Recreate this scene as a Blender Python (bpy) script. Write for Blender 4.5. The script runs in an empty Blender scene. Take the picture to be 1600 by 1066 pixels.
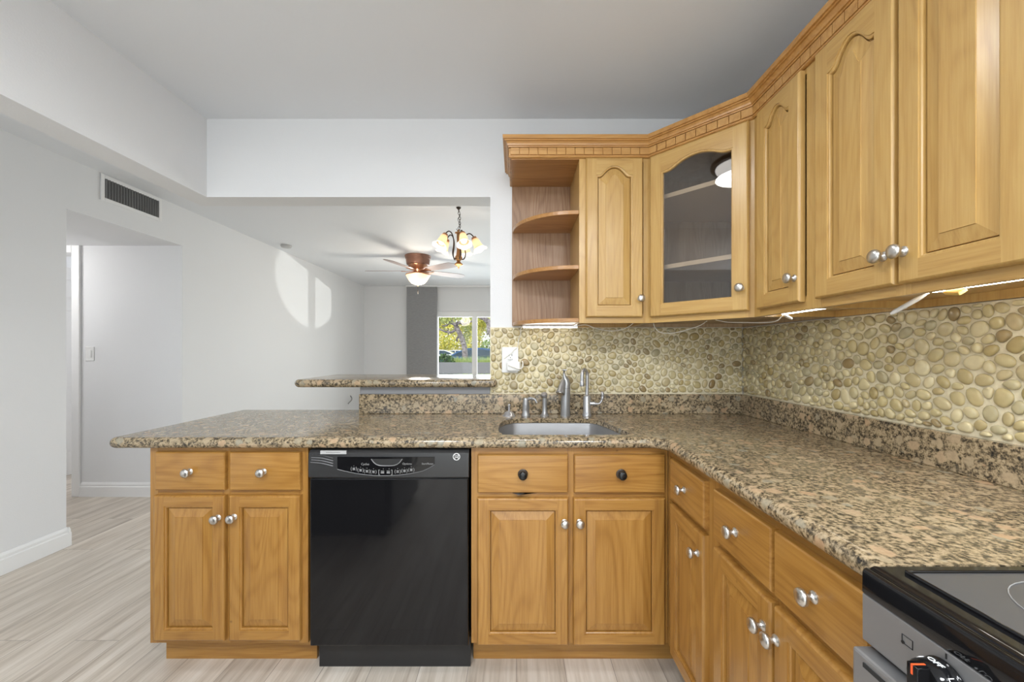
import bpy, bmesh, math, random
from mathutils import Vector, Matrix, Euler

random.seed(11)
S = bpy.context.scene
COL = S.collection
PI = math.pi

# ------------------------------------------------------------------ camera
FPX = 623.0                       # focal length in pixels of the 1600 px wide frame
VPX, VPY = 807.0, 550.0           # vanishing point of the room depth in the frame
CAMZ = 1.21
cam_d = bpy.data.cameras.new('camera')
cam = bpy.data.objects.new('camera', cam_d)
COL.objects.link(cam)
cam.location = (0, 0, CAMZ)
cam.rotation_euler = (PI / 2, 0, 0)
cam_d.sensor_fit = 'HORIZONTAL'
cam_d.sensor_width = 36.0
cam_d.lens = FPX / 1600.0 * 36.0
cam_d.shift_x = -(VPX - 800.0) / 1600.0
cam_d.shift_y = (VPY - 533.0) / 1600.0
cam_d.clip_start = 0.02
cam_d.clip_end = 300
S.camera = cam

# ------------------------------------------------------------------ colour management, world, sun
S.view_settings.view_transform = 'Standard'
S.view_settings.look = 'None'
S.view_settings.gamma = 1.0
S.view_settings.exposure = 0.0
S.view_settings.use_curve_mapping = False

W = bpy.data.worlds.new('world')
S.world = W
W.use_nodes = True
wn = W.node_tree
wn.nodes.clear()
w_out = wn.nodes.new('ShaderNodeOutputWorld')
w_bg = wn.nodes.new('ShaderNodeBackground')
w_tc = wn.nodes.new('ShaderNodeTexCoord')
w_sep = wn.nodes.new('ShaderNodeSeparateXYZ')
w_rmp = wn.nodes.new('ShaderNodeValToRGB')
w_rmp.color_ramp.elements[0].position = 0.0
w_rmp.color_ramp.elements[0].color = (1.0, 1.0, 1.0, 1)
w_rmp.color_ramp.elements[1].position = 0.8
w_rmp.color_ramp.elements[1].color = (0.80, 0.90, 1.0, 1)
wn.links.new(w_tc.outputs['Generated'], w_sep.inputs[0])
wn.links.new(w_sep.outputs['Z'], w_rmp.inputs[0])
wn.links.new(w_rmp.outputs[0], w_bg.inputs['Color'])
w_bg.inputs['Strength'].default_value = 1.5
wn.links.new(w_bg.outputs[0], w_out.inputs[0])


def lamp(name, kind, loc, energy, color=(1, 1, 1), rot=(0, 0, 0), **kw):
    d = bpy.data.lights.new(name, kind)
    d.energy = energy
    d.color = color
    for k, v in kw.items():
        setattr(d, k, v)
    o = bpy.data.objects.new(name, d)
    o.location = loc
    o.rotation_euler = rot
    COL.objects.link(o)
    return o


# sun over the street, behind the building as seen from the room
lamp('sun', 'SUN', (0, 0, 20), 3.2, (1.0, 0.95, 0.86),
     (math.radians(42), 0, math.radians(-35)), angle=0.01)
# kitchen ceiling lamp (the flush dome above the frame)
KL = (-0.12, 0.98)
lamp('kitchen_dome_light', 'AREA', (KL[0], KL[1], 2.275), 6.5, (0.98, 0.985, 1.0),
     (0, 0, 0), shape='DISK', size=0.30)
# two added fill lights without fixtures, under the ceiling behind the camera
lamp('kitchen_side_fill', 'AREA', (-0.85, -0.45, 2.38), 36, (0.92, 0.965, 1.0),
     (0, 0, 0), shape='DISK', size=0.45)
lamp('kitchen_rear_fill', 'AREA', (0.60, -0.75, 2.38), 42, (0.92, 0.965, 1.0),
     (0, 0, 0), shape='DISK', size=0.45)
# added fill at the rear glass door, and daylight through the living room slider
lamp('rear_fill', 'AREA', (-0.7, -2.33, 1.25), 34, (0.86, 0.935, 1.0),
     (math.radians(90), 0, 0), shape='RECTANGLE', size=3.2, size_y=2.0)
lamp('slider_daylight', 'AREA', (-0.35, 9.00, 1.30), 205, (0.88, 0.945, 1.0),
     (math.radians(-90), 0, 0), shape='RECTANGLE', size=3.4, size_y=2.2)

# added hall fill without a fixture and the bedroom daylight behind the open door
lamp('hall_fill', 'POINT', (-4.2, 2.85, 1.95), 13, (1.0, 0.985, 0.965), shadow_soft_size=0.10)
lamp('bedroom_daylight', 'AREA', (-4.93, 4.55, 1.45), 20, (0.98, 0.99, 1.0),
     (math.radians(90), 0, math.radians(-90)), shape='RECTANGLE', size=1.2, size_y=1.2)

# ------------------------------------------------------------------ object helpers


def tag(o, label=None, cat=None, group=None, kind=None):
    if label:
        o['label'] = label
    if cat:
        o['category'] = cat
    if group:
        o['group'] = group
    if kind:
        o['kind'] = kind
    return o


def thing(name, label, cat, loc=(0, 0, 0), rotz=0.0, group=None):
    o = bpy.data.objects.new(name, None)
    o.empty_display_size = 0.1
    COL.objects.link(o)
    o.location = loc
    o.rotation_euler = (0, 0, rotz)
    return tag(o, label, cat, group)


def poly_off(pts, dist):
    """inward offset of a CCW polygon; dist is a number or one number per edge"""
    n = len(pts)
    if not hasattr(dist, '__len__'):
        dist = [dist] * n
    out = []
    for i in range(n):
        p0, p1, p2 = pts[i - 1], pts[i], pts[(i + 1) % n]
        d1 = (p1[0] - p0[0], p1[1] - p0[1])
        d2 = (p2[0] - p1[0], p2[1] - p1[1])
        l1 = math.hypot(*d1) or 1e-9
        l2 = math.hypot(*d2) or 1e-9
        n1 = (-d1[1] / l1, d1[0] / l1)
        n2 = (-d2[1] / l2, d2[0] / l2)
        a, b = dist[i - 1], dist[i]
        det = n1[0] * n2[1] - n1[1] * n2[0]
        if abs(det) < 0.02:
            m = (n1[0] + n2[0], n1[1] + n2[1])
            ml = math.hypot(*m) or 1e-9
            k = (a + b) / 2
            out.append((p1[0] + m[0] / ml * k, p1[1] + m[1] / ml * k))
        else:
            x = (a * n2[1] - b * n1[1]) / det
            y = (n1[0] * b - n2[0] * a) / det
            out.append((p1[0] + x, p1[1] + y))
    return out


class MB:
    def __init__(self):
        self.v = []
        self.f = []
        self.m = []
        self.M = None

    def add(self, verts, faces, mat=0):
        b = len(self.v)
        for p in verts:
            p = Vector(p)
            if self.M is not None:
                p = self.M @ p
            self.v.append(p)
        for fc in faces:
            self.f.append([b + i for i in fc])
            self.m.append(mat)

    def box(self, x0, y0, z0, x1, y1, z1, mat=0):
        x0, x1 = min(x0, x1), max(x0, x1)
        y0, y1 = min(y0, y1), max(y0, y1)
        z0, z1 = min(z0, z1), max(z0, z1)
        v = [(x0, y0, z0), (x1, y0, z0), (x1, y1, z0), (x0, y1, z0),
             (x0, y0, z1), (x1, y0, z1), (x1, y1, z1), (x0, y1, z1)]
        f = [(0, 3, 2, 1), (4, 5, 6, 7), (0, 1, 5, 4), (1, 2, 6, 5), (2, 3, 7, 6), (3, 0, 4, 7)]
        self.add(v, f, mat)

    def loft(self, rings, closed=True, cap0=False, cap1=False, mat=0):
        n = len(rings[0])
        v = [p for r in rings for p in r]
        f = []
        for k in range(len(rings) - 1):
            for i in range(n if closed else n - 1):
                j = (i + 1) % n
                f.append((k * n + i, k * n + j, (k + 1) * n + j, (k + 1) * n + i))
        if cap0:
            f.append(tuple(reversed(range(n))))
        if cap1:
            f.append(tuple((len(rings) - 1) * n + i for i in range(n)))
        self.add(v, f, mat)

    def lathe(self, prof, c=(0, 0, 0), seg=24, axis='Z', mat=0, caps=True):
        rings = []
        for r, h in prof:
            ring = []
            for i in range(seg):
                a = 2 * PI * i / seg
                x, y = r * math.cos(a), r * math.sin(a)
                if axis == 'Z':
                    p = (c[0] + x, c[1] + y, c[2] + h)
                elif axis == 'Y':      # grows towards -y
                    p = (c[0] + x, c[1] - h, c[2] + y)
                else:                  # grows towards -x
                    p = (c[0] - h, c[1] - x, c[2] + y)
                ring.append(p)
            rings.append(ring)
        self.loft(rings, True, caps, caps, mat)

    def tube(self, path, r, seg=8, mat=0, cap=True):
        path = [Vector(p) for p in path]
        n = len(path)
        rr = r if hasattr(r, '__len__') else [r] * n
        rings = []
        up = Vector((0, 0, 1))
        t0 = (path[1] - path[0]).normalized()
        if abs(t0.dot(up)) > 0.95:
            up = Vector((1, 0, 0))
        nrm = t0.cross(up).normalized()
        for i in range(n):
            if i == 0:
                t = path[1] - path[0]
            elif i == n - 1:
                t = path[-1] - path[-2]
            else:
                t = path[i + 1] - path[i - 1]
            t.normalize()
            nrm = (nrm - t * nrm.dot(t))
            if nrm.length < 1e-6:
                nrm = t.orthogonal()
            nrm.normalize()
            bi = t.cross(nrm)
            rings.append([path[i] + (nrm * math.cos(2 * PI * k / seg) + bi * math.sin(2 * PI * k / seg)) * rr[i]
                          for k in range(seg)])
        self.loft(rings, True, cap, cap, mat)

    def prism(self, pts, z0, z1, mat=0):
        n = len(pts)
        self.loft([[(p[0], p[1], z0) for p in pts], [(p[0], p[1], z1) for p in pts]], True, True, True, mat)

    def build(self, name, mats, parent=None, smooth=None, bevel=0.0, loc=None, seg=2):
        me = bpy.data.meshes.new(name)
        me.from_pydata([tuple(p) for p in self.v], [], self.f)
        if not isinstance(mats, (list, tuple)):
            mats = [mats]
        for m in mats:
            me.materials.append(m)
        me.polygons.foreach_set('material_index', self.m)
        bm = bmesh.new()
        bm.from_mesh(me)
        bmesh.ops.recalc_face_normals(bm, faces=bm.faces)
        bm.to_mesh(me)
        bm.free()
        if smooth:
            me.polygons.foreach_set('use_smooth', [True] * len(me.polygons))
            me.set_sharp_from_angle(angle=math.radians(smooth))
        me.update()
        o = bpy.data.objects.new(name, me)
        COL.objects.link(o)
        if loc:
            o.location = loc
        if parent:
            o.parent = parent
        if bevel:
            md = o.modifiers.new('bevel', 'BEVEL')
            md.width = bevel
            md.segments = seg
            md.limit_method = 'ANGLE'
            md.angle_limit = math.radians(40)
        return o


def spline(pts, n=8):
    """Catmull-Rom through points"""
    P = [Vector(p) for p in pts]
    P = [P[0] * 2 - P[1]] + P + [P[-1] * 2 - P[-2]]
    out = []
    for i in range(1, len(P) - 2):
        for k in range(n):
            t = k / n
            a, b, c, d = P[i - 1], P[i], P[i + 1], P[i + 2]
            out.append(0.5 * ((2 * b) + (c - a) * t + (2 * a - 5 * b + 4 * c - d) * t * t + (3 * b - a - 3 * c + d) * t ** 3))
    out.append(P[-2])
    return out


def copy_tree(o, parent=None):
    c = o.copy()
    COL.objects.link(c)
    if parent:
        c.parent = parent
    for ch in list(o.children):
        copy_tree(ch, c)
    return c


def text_mesh(name, s, size, mat, parent, M, depth=0.0004, align='CENTER', shear=0.0):
    cu = bpy.data.curves.new(name, 'FONT')
    cu.body = s
    cu.size = size
    cu.extrude = depth
    cu.align_x = align
    cu.align_y = 'CENTER'
    cu.shear = shear
    cu.resolution_u = 2
    t = bpy.data.objects.new(name, cu)
    COL.objects.link(t)
    me = bpy.data.meshes.new_from_object(t.evaluated_get(bpy.context.evaluated_depsgraph_get()))
    bpy.data.objects.remove(t)
    bpy.data.curves.remove(cu)
    me.transform(M)
    me.materials.clear()
    me.materials.append(mat)
    o = bpy.data.objects.new(name, me)
    COL.objects.link(o)
    o.parent = parent
    return o


# ------------------------------------------------------------------ materials


class NT:
    def __init__(self, name):
        self.mat = bpy.data.materials.new(name)
        self.mat.use_nodes = True
        self.t = self.mat.node_tree
        self.bsdf = self.t.nodes['Principled BSDF']
        self.out = self.t.nodes['Material Output']

    def n(self, kind, **kw):
        nd = self.t.nodes.new('ShaderNode' + kind)
        for k, v in kw.items():
            if k.startswith('i_'):
                nd.inputs[k[2:].replace('_', ' ')].default_value = v
            else:
                setattr(nd, k, v)
        return nd

    def l(self, a, b):
        self.t.links.new(a, b)

    def ramp(self, fac, stops, interp='LINEAR'):
        r = self.t.nodes.new('ShaderNodeValToRGB')
        r.color_ramp.interpolation = interp
        els = r.color_ramp.elements
        while len(els) < len(stops):
            els.new(0.5)
        for e, (p, c) in zip(els, stops):
            e.position = p
            e.color = (*c, 1)
        self.l(fac, r.inputs[0])
        return r.outputs[0]

    def math(self, op, a, b=None, c=None):
        m = self.t.nodes.new('ShaderNodeMath')
        m.operation = op
        for i, x in enumerate((a, b, c)):
            if x is None:
                continue
            if isinstance(x, (int, float)):
                m.inputs[i].default_value = x
            else:
                self.l(x, m.inputs[i])
        return m.outputs[0]

    def mix(self, fac, a, b, blend='MIX'):
        m = self.t.nodes.new('ShaderNodeMix')
        m.data_type = 'RGBA'
        m.blend_type = blend
        for i, x in ((0, fac), (6, a), (7, b)):
            if isinstance(x, (int, float)):
                m.inputs[i].default_value = x
            elif isinstance(x, tuple):
                m.inputs[i].default_value = (*x, 1)
            else:
                self.l(x, m.inputs[i])
        return m.outputs[2]

    def bump(self, h, strength=0.2, dist=0.01):
        b = self.n('Bump')
        b.inputs['Strength'].default_value = strength
        b.inputs['Distance'].default_value = dist
        self.l(h, b.inputs['Height'])
        self.l(b.outputs[0], self.bsdf.inputs['Normal'])

    def set(self, **kw):
        for k, v in kw.items():
            k = k.replace('_', ' ')
            if isinstance(v, tuple):
                v = (*v, 1)
            self.bsdf.inputs[k].default_value = v
        return self


def plain(name, col, rough=0.5, metal=0.0, **kw):
    t = NT(name).set(Base_Color=col, Roughness=rough, Metallic=metal, **kw)
    nz = t.n('TexNoise')
    nz.inputs['Scale'].default_value = 35
    nz.inputs['Detail'].default_value = 3
    tc = t.n('TexCoord')
    t.l(tc.outputs['Object'], nz.inputs['Vector'])
    rr = t.n('MapRange')
    rr.inputs['To Min'].default_value = max(0.02, rough - 0.04)
    rr.inputs['To Max'].default_value = min(1, rough + 0.05)
    t.l(nz.outputs['Fac'], rr.inputs['Value'])
    t.l(rr.outputs[0], t.bsdf.inputs['Roughness'])
    return t.mat


def paint(name, col, bump=0.12, scale=160):
    t = NT(name).set(Base_Color=col, Roughness=0.62)
    t.bsdf.inputs['Specular IOR Level'].default_value = 0.25
    tc = t.n('TexCoord')
    nz = t.n('TexNoise')
    nz.inputs['Scale'].default_value = scale
    nz.inputs['Detail'].default_value = 3
    t.l(tc.outputs['Object'], nz.inputs['Vector'])
    t.bump(nz.outputs['Fac'], bump, 0.004)
    return t.mat


def oak(name, axis, light, mid, dark, rough=0.34, coat=0.30, knots=True, lw=0.13):
    """varnished oak; the grain runs along the object's x or z axis"""
    t = NT(name)
    tc = t.n('TexCoord')
    oi = t.n('ObjectInfo')
    off = t.math('MULTIPLY', oi.outputs['Random'], 37.0)
    va = t.n('VectorMath', operation='ADD')
    t.l(tc.outputs['Object'], va.inputs[0])
    t.l(off, va.inputs[1])
    sw = t.n('Mapping')
    # stretch along the grain
    s = {'z': (1, 1, 0.09), 'x': (0.09, 1, 1), 'y': (1, 0.09, 1)}[axis]
    sw.inputs['Scale'].default_value = s
    t.l(va.outputs[0], sw.inputs['Vector'])
    sb = t.n('Mapping')
    sb.inputs['Scale'].default_value = {'z': (1, 1, 0.17), 'x': (0.17, 1, 1), 'y': (1, 0.17, 1)}[axis]
    t.l(va.outputs[0], sb.inputs['Vector'])
    big = t.n('TexNoise')
    big.inputs['Scale'].default_value = 6.0
    big.inputs['Detail'].default_value = 1.2
    big.inputs['Distortion'].default_value = 0.35
    t.l(sb.outputs[0], big.inputs['Vector'])
    lines = t.math('SINE', t.math('MULTIPLY', big.outputs['Fac'], 95.0))
    lines = t.math('MULTIPLY_ADD', lines, 0.5, 0.5)
    lines = t.math('POWER', lines, 2.2)
    fine = t.n('TexNoise')
    fine.inputs['Scale'].default_value = 170
    fine.inputs['Detail'].default_value = 5
    fine.inputs['Roughness'].default_value = 0.65
    sf = t.n('Mapping')
    s2 = {'z': (1, 1, 0.035), 'x': (0.035, 1, 1), 'y': (1, 0.035, 1)}[axis]
    sf.inputs['Scale'].default_value = s2
    t.l(va.outputs[0], sf.inputs['Vector'])
    t.l(sf.outputs[0], fine.inputs['Vector'])
    med = t.n('TexNoise')
    med.inputs['Scale'].default_value = 16
    med.inputs['Detail'].default_value = 3
    t.l(sw.outputs[0], med.inputs['Vector'])
    f = t.math('MULTIPLY_ADD', lines, lw, t.math('MULTIPLY', fine.outputs['Fac'], 0.60))
    f = t.math('MULTIPLY_ADD', med.outputs['Fac'], 0.38, f)
    colr = t.ramp(f, [(0.38, light), (0.58, mid), (0.85, dark)])
    if knots:
        kn = t.n('TexVoronoi')
        kn.inputs['Scale'].default_value = 5.5
        t.l(va.outputs[0], kn.inputs['Vector'])
        nzk = t.n('TexNoise')
        nzk.inputs['Scale'].default_value = 60
        t.l(va.outputs[0], nzk.inputs['Vector'])
        kf = t.math('ADD', kn.outputs['Distance'], t.math('MULTIPLY', t.math('SUBTRACT', nzk.outputs['Fac'], 0.5), 0.05))
        km = t.ramp(kf, [(0.012, (1, 1, 1)), (0.034, (0, 0, 0))])
        colr = t.mix(t.math('MULTIPLY', km, 0.6), colr, (dark[0] * 0.30, dark[1] * 0.25, dark[2] * 0.2))
    t.l(colr, t.bsdf.inputs['Base Color'])
    t.set(Roughness=rough, Coat_Weight=coat, Coat_Roughness=0.26)
    t.bump(f, 0.10, 0.002)
    return t.mat


UL, UM, UD = (0.54, 0.345, 0.118), (0.47, 0.28, 0.085), (0.32, 0.168, 0.044)  # one oak in two tones: brighter light above put into the upper tone
BL, BM_, BD = (0.44, 0.228, 0.054), (0.36, 0.172, 0.035), (0.225, 0.092, 0.016)
oakU_z = oak('upper_oak_upright', 'z', UL, UM, UD, knots=False, lw=0.09)
oakU_x = oak('upper_oak_level', 'x', UL, UM, UD, knots=False, lw=0.09)
oakB_z = oak('base_oak_upright', 'z', BL, BM_, BD)
oakB_x = oak('base_oak_level', 'x', BL, BM_, BD)
crown_w = oak('crown_oak', 'x', (0.52, 0.275, 0.082), (0.44, 0.215, 0.056), (0.30, 0.13, 0.03), knots=False)
dentil_w = oak('dentil_oak', 'x', (0.56, 0.315, 0.105), (0.47, 0.245, 0.070), (0.34, 0.15, 0.04), knots=False)
veneer = oak('walnut_veneer', 'z', (0.40, 0.25, 0.145), (0.30, 0.17, 0.09), (0.18, 0.09, 0.045), rough=0.45, coat=0.1, knots=False)
shelf_w = oak('shelf_oak', 'x', (0.46, 0.235, 0.075), (0.38, 0.18, 0.05), (0.27, 0.11, 0.03), knots=False)
inner_w = oak('inner_oak', 'z', (0.52, 0.38, 0.23), (0.44, 0.31, 0.18), (0.33, 0.22, 0.12), coat=0.0, rough=0.5, knots=False)
edge_w = plain('pale_shelf_edge', (0.74, 0.60, 0.42), 0.4)

white_wall = paint('white_wall_paint', (0.795, 0.80, 0.81))
white_ceil = paint('white_ceiling_paint', (0.81, 0.83, 0.86), 0.08, 60)
white_trim = plain('white_gloss_trim', (0.86, 0.86, 0.86), 0.3)
white_plastic = plain('white_plastic', (0.80, 0.80, 0.79), 0.35)
white_cable = plain('white_cable', (0.78, 0.76, 0.70), 0.45)
popcorn = paint('stipple_ceiling', (0.82, 0.82, 0.82), 0.7, 70)
grey_strip_m = plain('grey_bar_strip', (0.27, 0.27, 0.28), 0.5)
nickel = plain('brushed_nickel', (0.62, 0.60, 0.57), 0.30, 1.0)
nickel_dk = plain('satin_steel', (0.36, 0.36, 0.365), 0.32, 0.62)
chrome = plain('polished_chrome', (0.50, 0.50, 0.515), 0.10, 0.65)
steel = plain('stainless_steel', (0.30, 0.30, 0.305), 0.48, 0.6)
black_gloss = plain('black_gloss', (0.008, 0.008, 0.009), 0.06)
black_gloss.node_tree.nodes['Principled BSDF'].inputs['Specular IOR Level'].default_value = 0.36
black_satin = plain('black_satin', (0.016, 0.016, 0.017), 0.32)
black_panel = plain('black_panel', (0.030, 0.030, 0.031), 0.35)
black_metal = plain('black_knob', (0.02, 0.02, 0.02), 0.2, 0.4)
grey_print = plain('grey_print', (0.30, 0.30, 0.30), 0.5)
white_print = plain('white_print', (0.85, 0.85, 0.85), 0.5)
orange_print = plain('orange_mark', (0.85, 0.12, 0.03), 0.45)
dark_void = plain('dark_void', (0.02, 0.02, 0.02), 0.8)
bronze = plain('dark_bronze', (0.06, 0.045, 0.035), 0.35, 0.7)
copper = plain('antique_copper', (0.50, 0.26, 0.15), 0.32, 0.8)
copper_br = plain('antique_brass', (0.42, 0.22, 0.09), 0.32, 0.7)
blade_m = plain('fan_blade_wood', (0.38, 0.31, 0.30), 0.35)
blind_m = None


def emis(name, col, strength, base=(0.9, 0.9, 0.9)):
    t = NT(name).set(Base_Color=base, Roughness=0.4)
    t.bsdf.inputs['Emission Color'].default_value = (*col, 1)
    t.bsdf.inputs['Emission Strength'].default_value = strength
    return t.mat


led_m = emis('led_diffuser', (1.0, 0.97, 0.88), 13.0)
dome_m = emis('lit_dome_glass', (1.0, 0.98, 0.95), 3.0)
bowl_m = emis('lit_bowl_glass', (1.0, 0.76, 0.44), 0.9, (0.8, 0.68, 0.5))
bulb_m = emis('lit_bulb', (1.0, 0.90, 0.74), 3.0)


def shade_mat():
    """frosted amber glass bell, lit from inside"""
    t = NT('frosted_bell_glass')
    t.set(Base_Color=(0.72, 0.46, 0.27), Roughness=0.5)
    tr = t.n('BsdfTranslucent')
    tr.inputs['Color'].default_value = (1.0, 0.72, 0.48, 1)
    mx = t.n('MixShader')
    mx.inputs[0].default_value = 0.6
    t.l(t.bsdf.outputs[0], mx.inputs[1])
    t.l(tr.outputs[0], mx.inputs[2])
    t.l(mx.outputs[0], t.out.inputs[0])
    return t.mat


bell_m = shade_mat()
bell_rim = emis('lit_bell_rim', (1.0, 0.86, 0.66), 0.9)


def thin_glass(name, tint=(1, 1, 1), refl=0.06, rough=0.0):
    t = NT(name)
    t.t.nodes.remove(t.bsdf)
    tr = t.n('BsdfTransparent')
    tr.inputs[0].default_value = (*tint, 1)
    gl = t.n('BsdfGlossy')
    gl.inputs['Roughness'].default_value = rough
    gl.inputs['Color'].default_value = (1, 1, 1, 1)
    lw = t.n('Fresnel')
    lw.inputs['IOR'].default_value = 1.5
    fac = t.math('MULTIPLY', lw.outputs[0], refl / 0.04)
    mx = t.n('MixShader')
    t.l(fac, mx.inputs[0])
    t.l(tr.outputs[0], mx.inputs[1])
    t.l(gl.outputs[0], mx.inputs[2])
    t.l(mx.outputs[0], t.out.inputs[0])
    return t.mat


pane_m = thin_glass('window_glass', (0.97, 0.99, 0.98), 0.012)
cab_glass = thin_glass('smoked_cabinet_glass', (0.90, 0.88, 0.86), 0.075)


def granite_mat():
    t = NT('speckled_granite')
    tc = t.n('TexCoord')
    # wobble
    wob = t.n('TexNoise')
    wob.inputs['Scale'].default_value = 38
    wob.inputs['Detail'].default_value = 2
    t.l(tc.outputs['Object'], wob.inputs['Vector'])
    wv = t.n('VectorMath', operation='MULTIPLY_ADD')
    t.l(wob.outputs['Color'], wv.inputs[0])
    wv.inputs[1].default_value = (0.03, 0.03, 0.03)
    t.l(tc.outputs['Object'], wv.inputs[2])
    # big feldspar pebbles
    vo = t.n('TexVoronoi')
    vo.inputs['Scale'].default_value = 27
    t.l(wv.outputs[0], vo.inputs['Vector'])
    # medium speckle
    n1 = t.n('TexNoise')
    n1.inputs['Scale'].default_value = 105
    n1.inputs['Detail'].default_value = 6
    n1.inputs['Roughness'].default_value = 0.68
    t.l(tc.outputs['Object'], n1.inputs['Vector'])
    n2 = t.n('TexNoise')
    n2.inputs['Scale'].default_value = 24
    n2.inputs['Detail'].default_value = 4
    t.l(tc.outputs['Object'], n2.inputs['Vector'])
    base = t.ramp(n1.outputs['Fac'], [(0.35, (0.020, 0.017, 0.014)), (0.435, (0.095, 0.074, 0.047)),
                                      (0.490, (0.23, 0.175, 0.105)), (0.56, (0.39, 0.300, 0.185)), (0.72, (0.52, 0.415, 0.275))])
    sepc = t.n('SeparateColor')
    t.l(vo.outputs['Color'], sepc.inputs[0])
    feld = t.ramp(sepc.outputs[0], [(0.0, (0.50, 0.325, 0.190)), (0.35, (0.50, 0.370, 0.235)), (0.7, (0.41, 0.340, 0.225)), (1.0, (0.29, 0.280, 0.225))])
    # feldspar shows where the cell is 'on' and near its centre
    on = t.ramp(sepc.outputs[1], [(0.46, (0, 0, 0)), (0.50, (1, 1, 1))])
    ctr = t.ramp(vo.outputs['Distance'], [(0.34, (1, 1, 1)), (0.46, (0, 0, 0))])
    fm = t.math('MULTIPLY', on, ctr)
    col = t.mix(t.math('MULTIPLY', fm, 0.80), base, feld)
    # dark mineral clusters
    dk = t.ramp(n2.outputs['Fac'], [(0.30, (1, 1, 1)), (0.42, (0, 0, 0))])
    col = t.mix(t.math('MULTIPLY', t.math('MULTIPLY', dk, 0.55), t.math('SUBTRACT', 1.0, fm)), col, (0.06, 0.055, 0.05))
    t.l(col, t.bsdf.inputs['Base Color'])
    t.set(Roughness=0.13)
    t.bsdf.inputs['Specular IOR Level'].default_value = 0.55
    return t.mat


granite = granite_mat()


def pebble_mats():
    t = NT('river_pebble')
    g = t.n('NewGeometry')
    c = t.ramp(g.outputs['Random Per Island'],
               [(0.0, (0.69, 0.60, 0.37)), (0.2, (0.56, 0.465, 0.24)), (0.38, (0.74, 0.655, 0.42)),
                (0.58, (0.43, 0.335, 0.15)), (0.7, (0.62, 0.525, 0.29)), (0.84, (0.50, 0.45, 0.29)), (0.95, (0.32, 0.225, 0.10)), (1.0, (0.69, 0.60, 0.37))])
    tc = t.n('TexCoord')
    nz = t.n('TexNoise')
    nz.inputs['Scale'].default_value = 45
    nz.inputs['Detail'].default_value = 5
    t.l(tc.outputs['Object'], nz.inputs['Vector'])
    c2 = t.mix(0.5, c, t.ramp(nz.outputs['Fac'], [(0.3, (0.74, 0.71, 0.64)), (0.7, (1.0, 1.0, 1.0))]), 'MULTIPLY')
    t.l(c2, t.bsdf.inputs['Base Color'])
    t.set(Roughness=0.28, Coat_Weight=0.3, Coat_Roughness=0.1)
    p = t.mat
    t = NT('cream_grout')
    tc = t.n('TexCoord')
    nz = t.n('TexNoise')
    nz.inputs['Scale'].default_value = 90
    nz.inputs['Detail'].default_value = 6
    t.l(tc.outputs['Object'], nz.inputs['Vector'])
    c = t.ramp(nz.outputs['Fac'], [(0.3, (0.70, 0.62, 0.43)), (0.7, (0.82, 0.75, 0.56))])
    t.l(c, t.bsdf.inputs['Base Color'])
    t.set(Roughness=0.6)
    t.bump(nz.outputs['Fac'], 0.3, 0.003)
    return p, t.mat


pebble_m, grout_m = pebble_mats()


def floor_mat():
    t = NT('pale_plank_floor')
    tc = t.n('TexCoord')
    mp = t.n('Mapping')
    mp.inputs['Rotation'].default_value = (0, 0, PI / 2)
    t.l(tc.outputs['Object'], mp.inputs['Vector'])
    br = t.n('TexBrick')
    br.inputs['Scale'].default_value = 1.0
    br.inputs['Brick Width'].default_value = 1.22
    br.inputs['Row Height'].default_value = 0.185
    br.inputs['Mortar Size'].default_value = 0.0013
    br.inputs['Mortar Smooth'].default_value = 0.1
    br.inputs['Color1'].default_value = (0.0, 0, 0, 1)
    br.inputs['Color2'].default_value = (1, 1, 1, 1)
    br.inputs['Mortar'].default_value = (0.5, 0.5, 0.5, 1)
    br.offset = 0.37
    t.l(mp.outputs[0], br.inputs['Vector'])
    # streaks along the plank, shifted per plank
    va = t.n('VectorMath', operation='MULTIPLY_ADD')
    t.l(br.outputs['Color'], va.inputs[0])
    va.inputs[1].default_value = (7, 7, 7)
    t.l(tc.outputs['Object'], va.inputs[2])
    sm = t.n('Mapping')
    sm.inputs['Scale'].default_value = (1, 0.05, 1)
    t.l(va.outputs[0], sm.inputs['Vector'])
    nz = t.n('TexNoise')
    nz.inputs['Scale'].default_value = 22
    nz.inputs['Detail'].default_value = 6
    nz.inputs['Roughness'].default_value = 0.62
    t.l(sm.outputs[0], nz.inputs['Vector'])
    nf = t.n('TexNoise')
    nf.inputs['Scale'].default_value = 120
    nf.inputs['Detail'].default_value = 3
    t.l(sm.outputs[0], nf.inputs['Vector'])
    f = t.math('MULTIPLY_ADD', nf.outputs['Fac'], 0.3, t.math('MULTIPLY', nz.outputs['Fac'], 0.7))
    col = t.ramp(f, [(0.32, (0.39, 0.325, 0.260)), (0.44, (0.57, 0.50, 0.42)), (0.57, (0.70, 0.63, 0.55)), (0.68, (0.77, 0.715, 0.645))])
    shade = t.ramp(br.outputs['Color'], [(0.0, (0.86, 0.85, 0.84)), (1.0, (1.06, 1.06, 1.06))])
    col = t.mix(1.0, col, shade, 'MULTIPLY')
    col = t.mix(t.math('MULTIPLY', br.outputs['Fac'], 0.6), col, (0.13, 0.10, 0.08))
    t.l(col, t.bsdf.inputs['Base Color'])
    t.set(Roughness=0.38)
    t.bump(f, 0.06, 0.002)
    return t.mat


floor_m = floor_mat()


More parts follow.
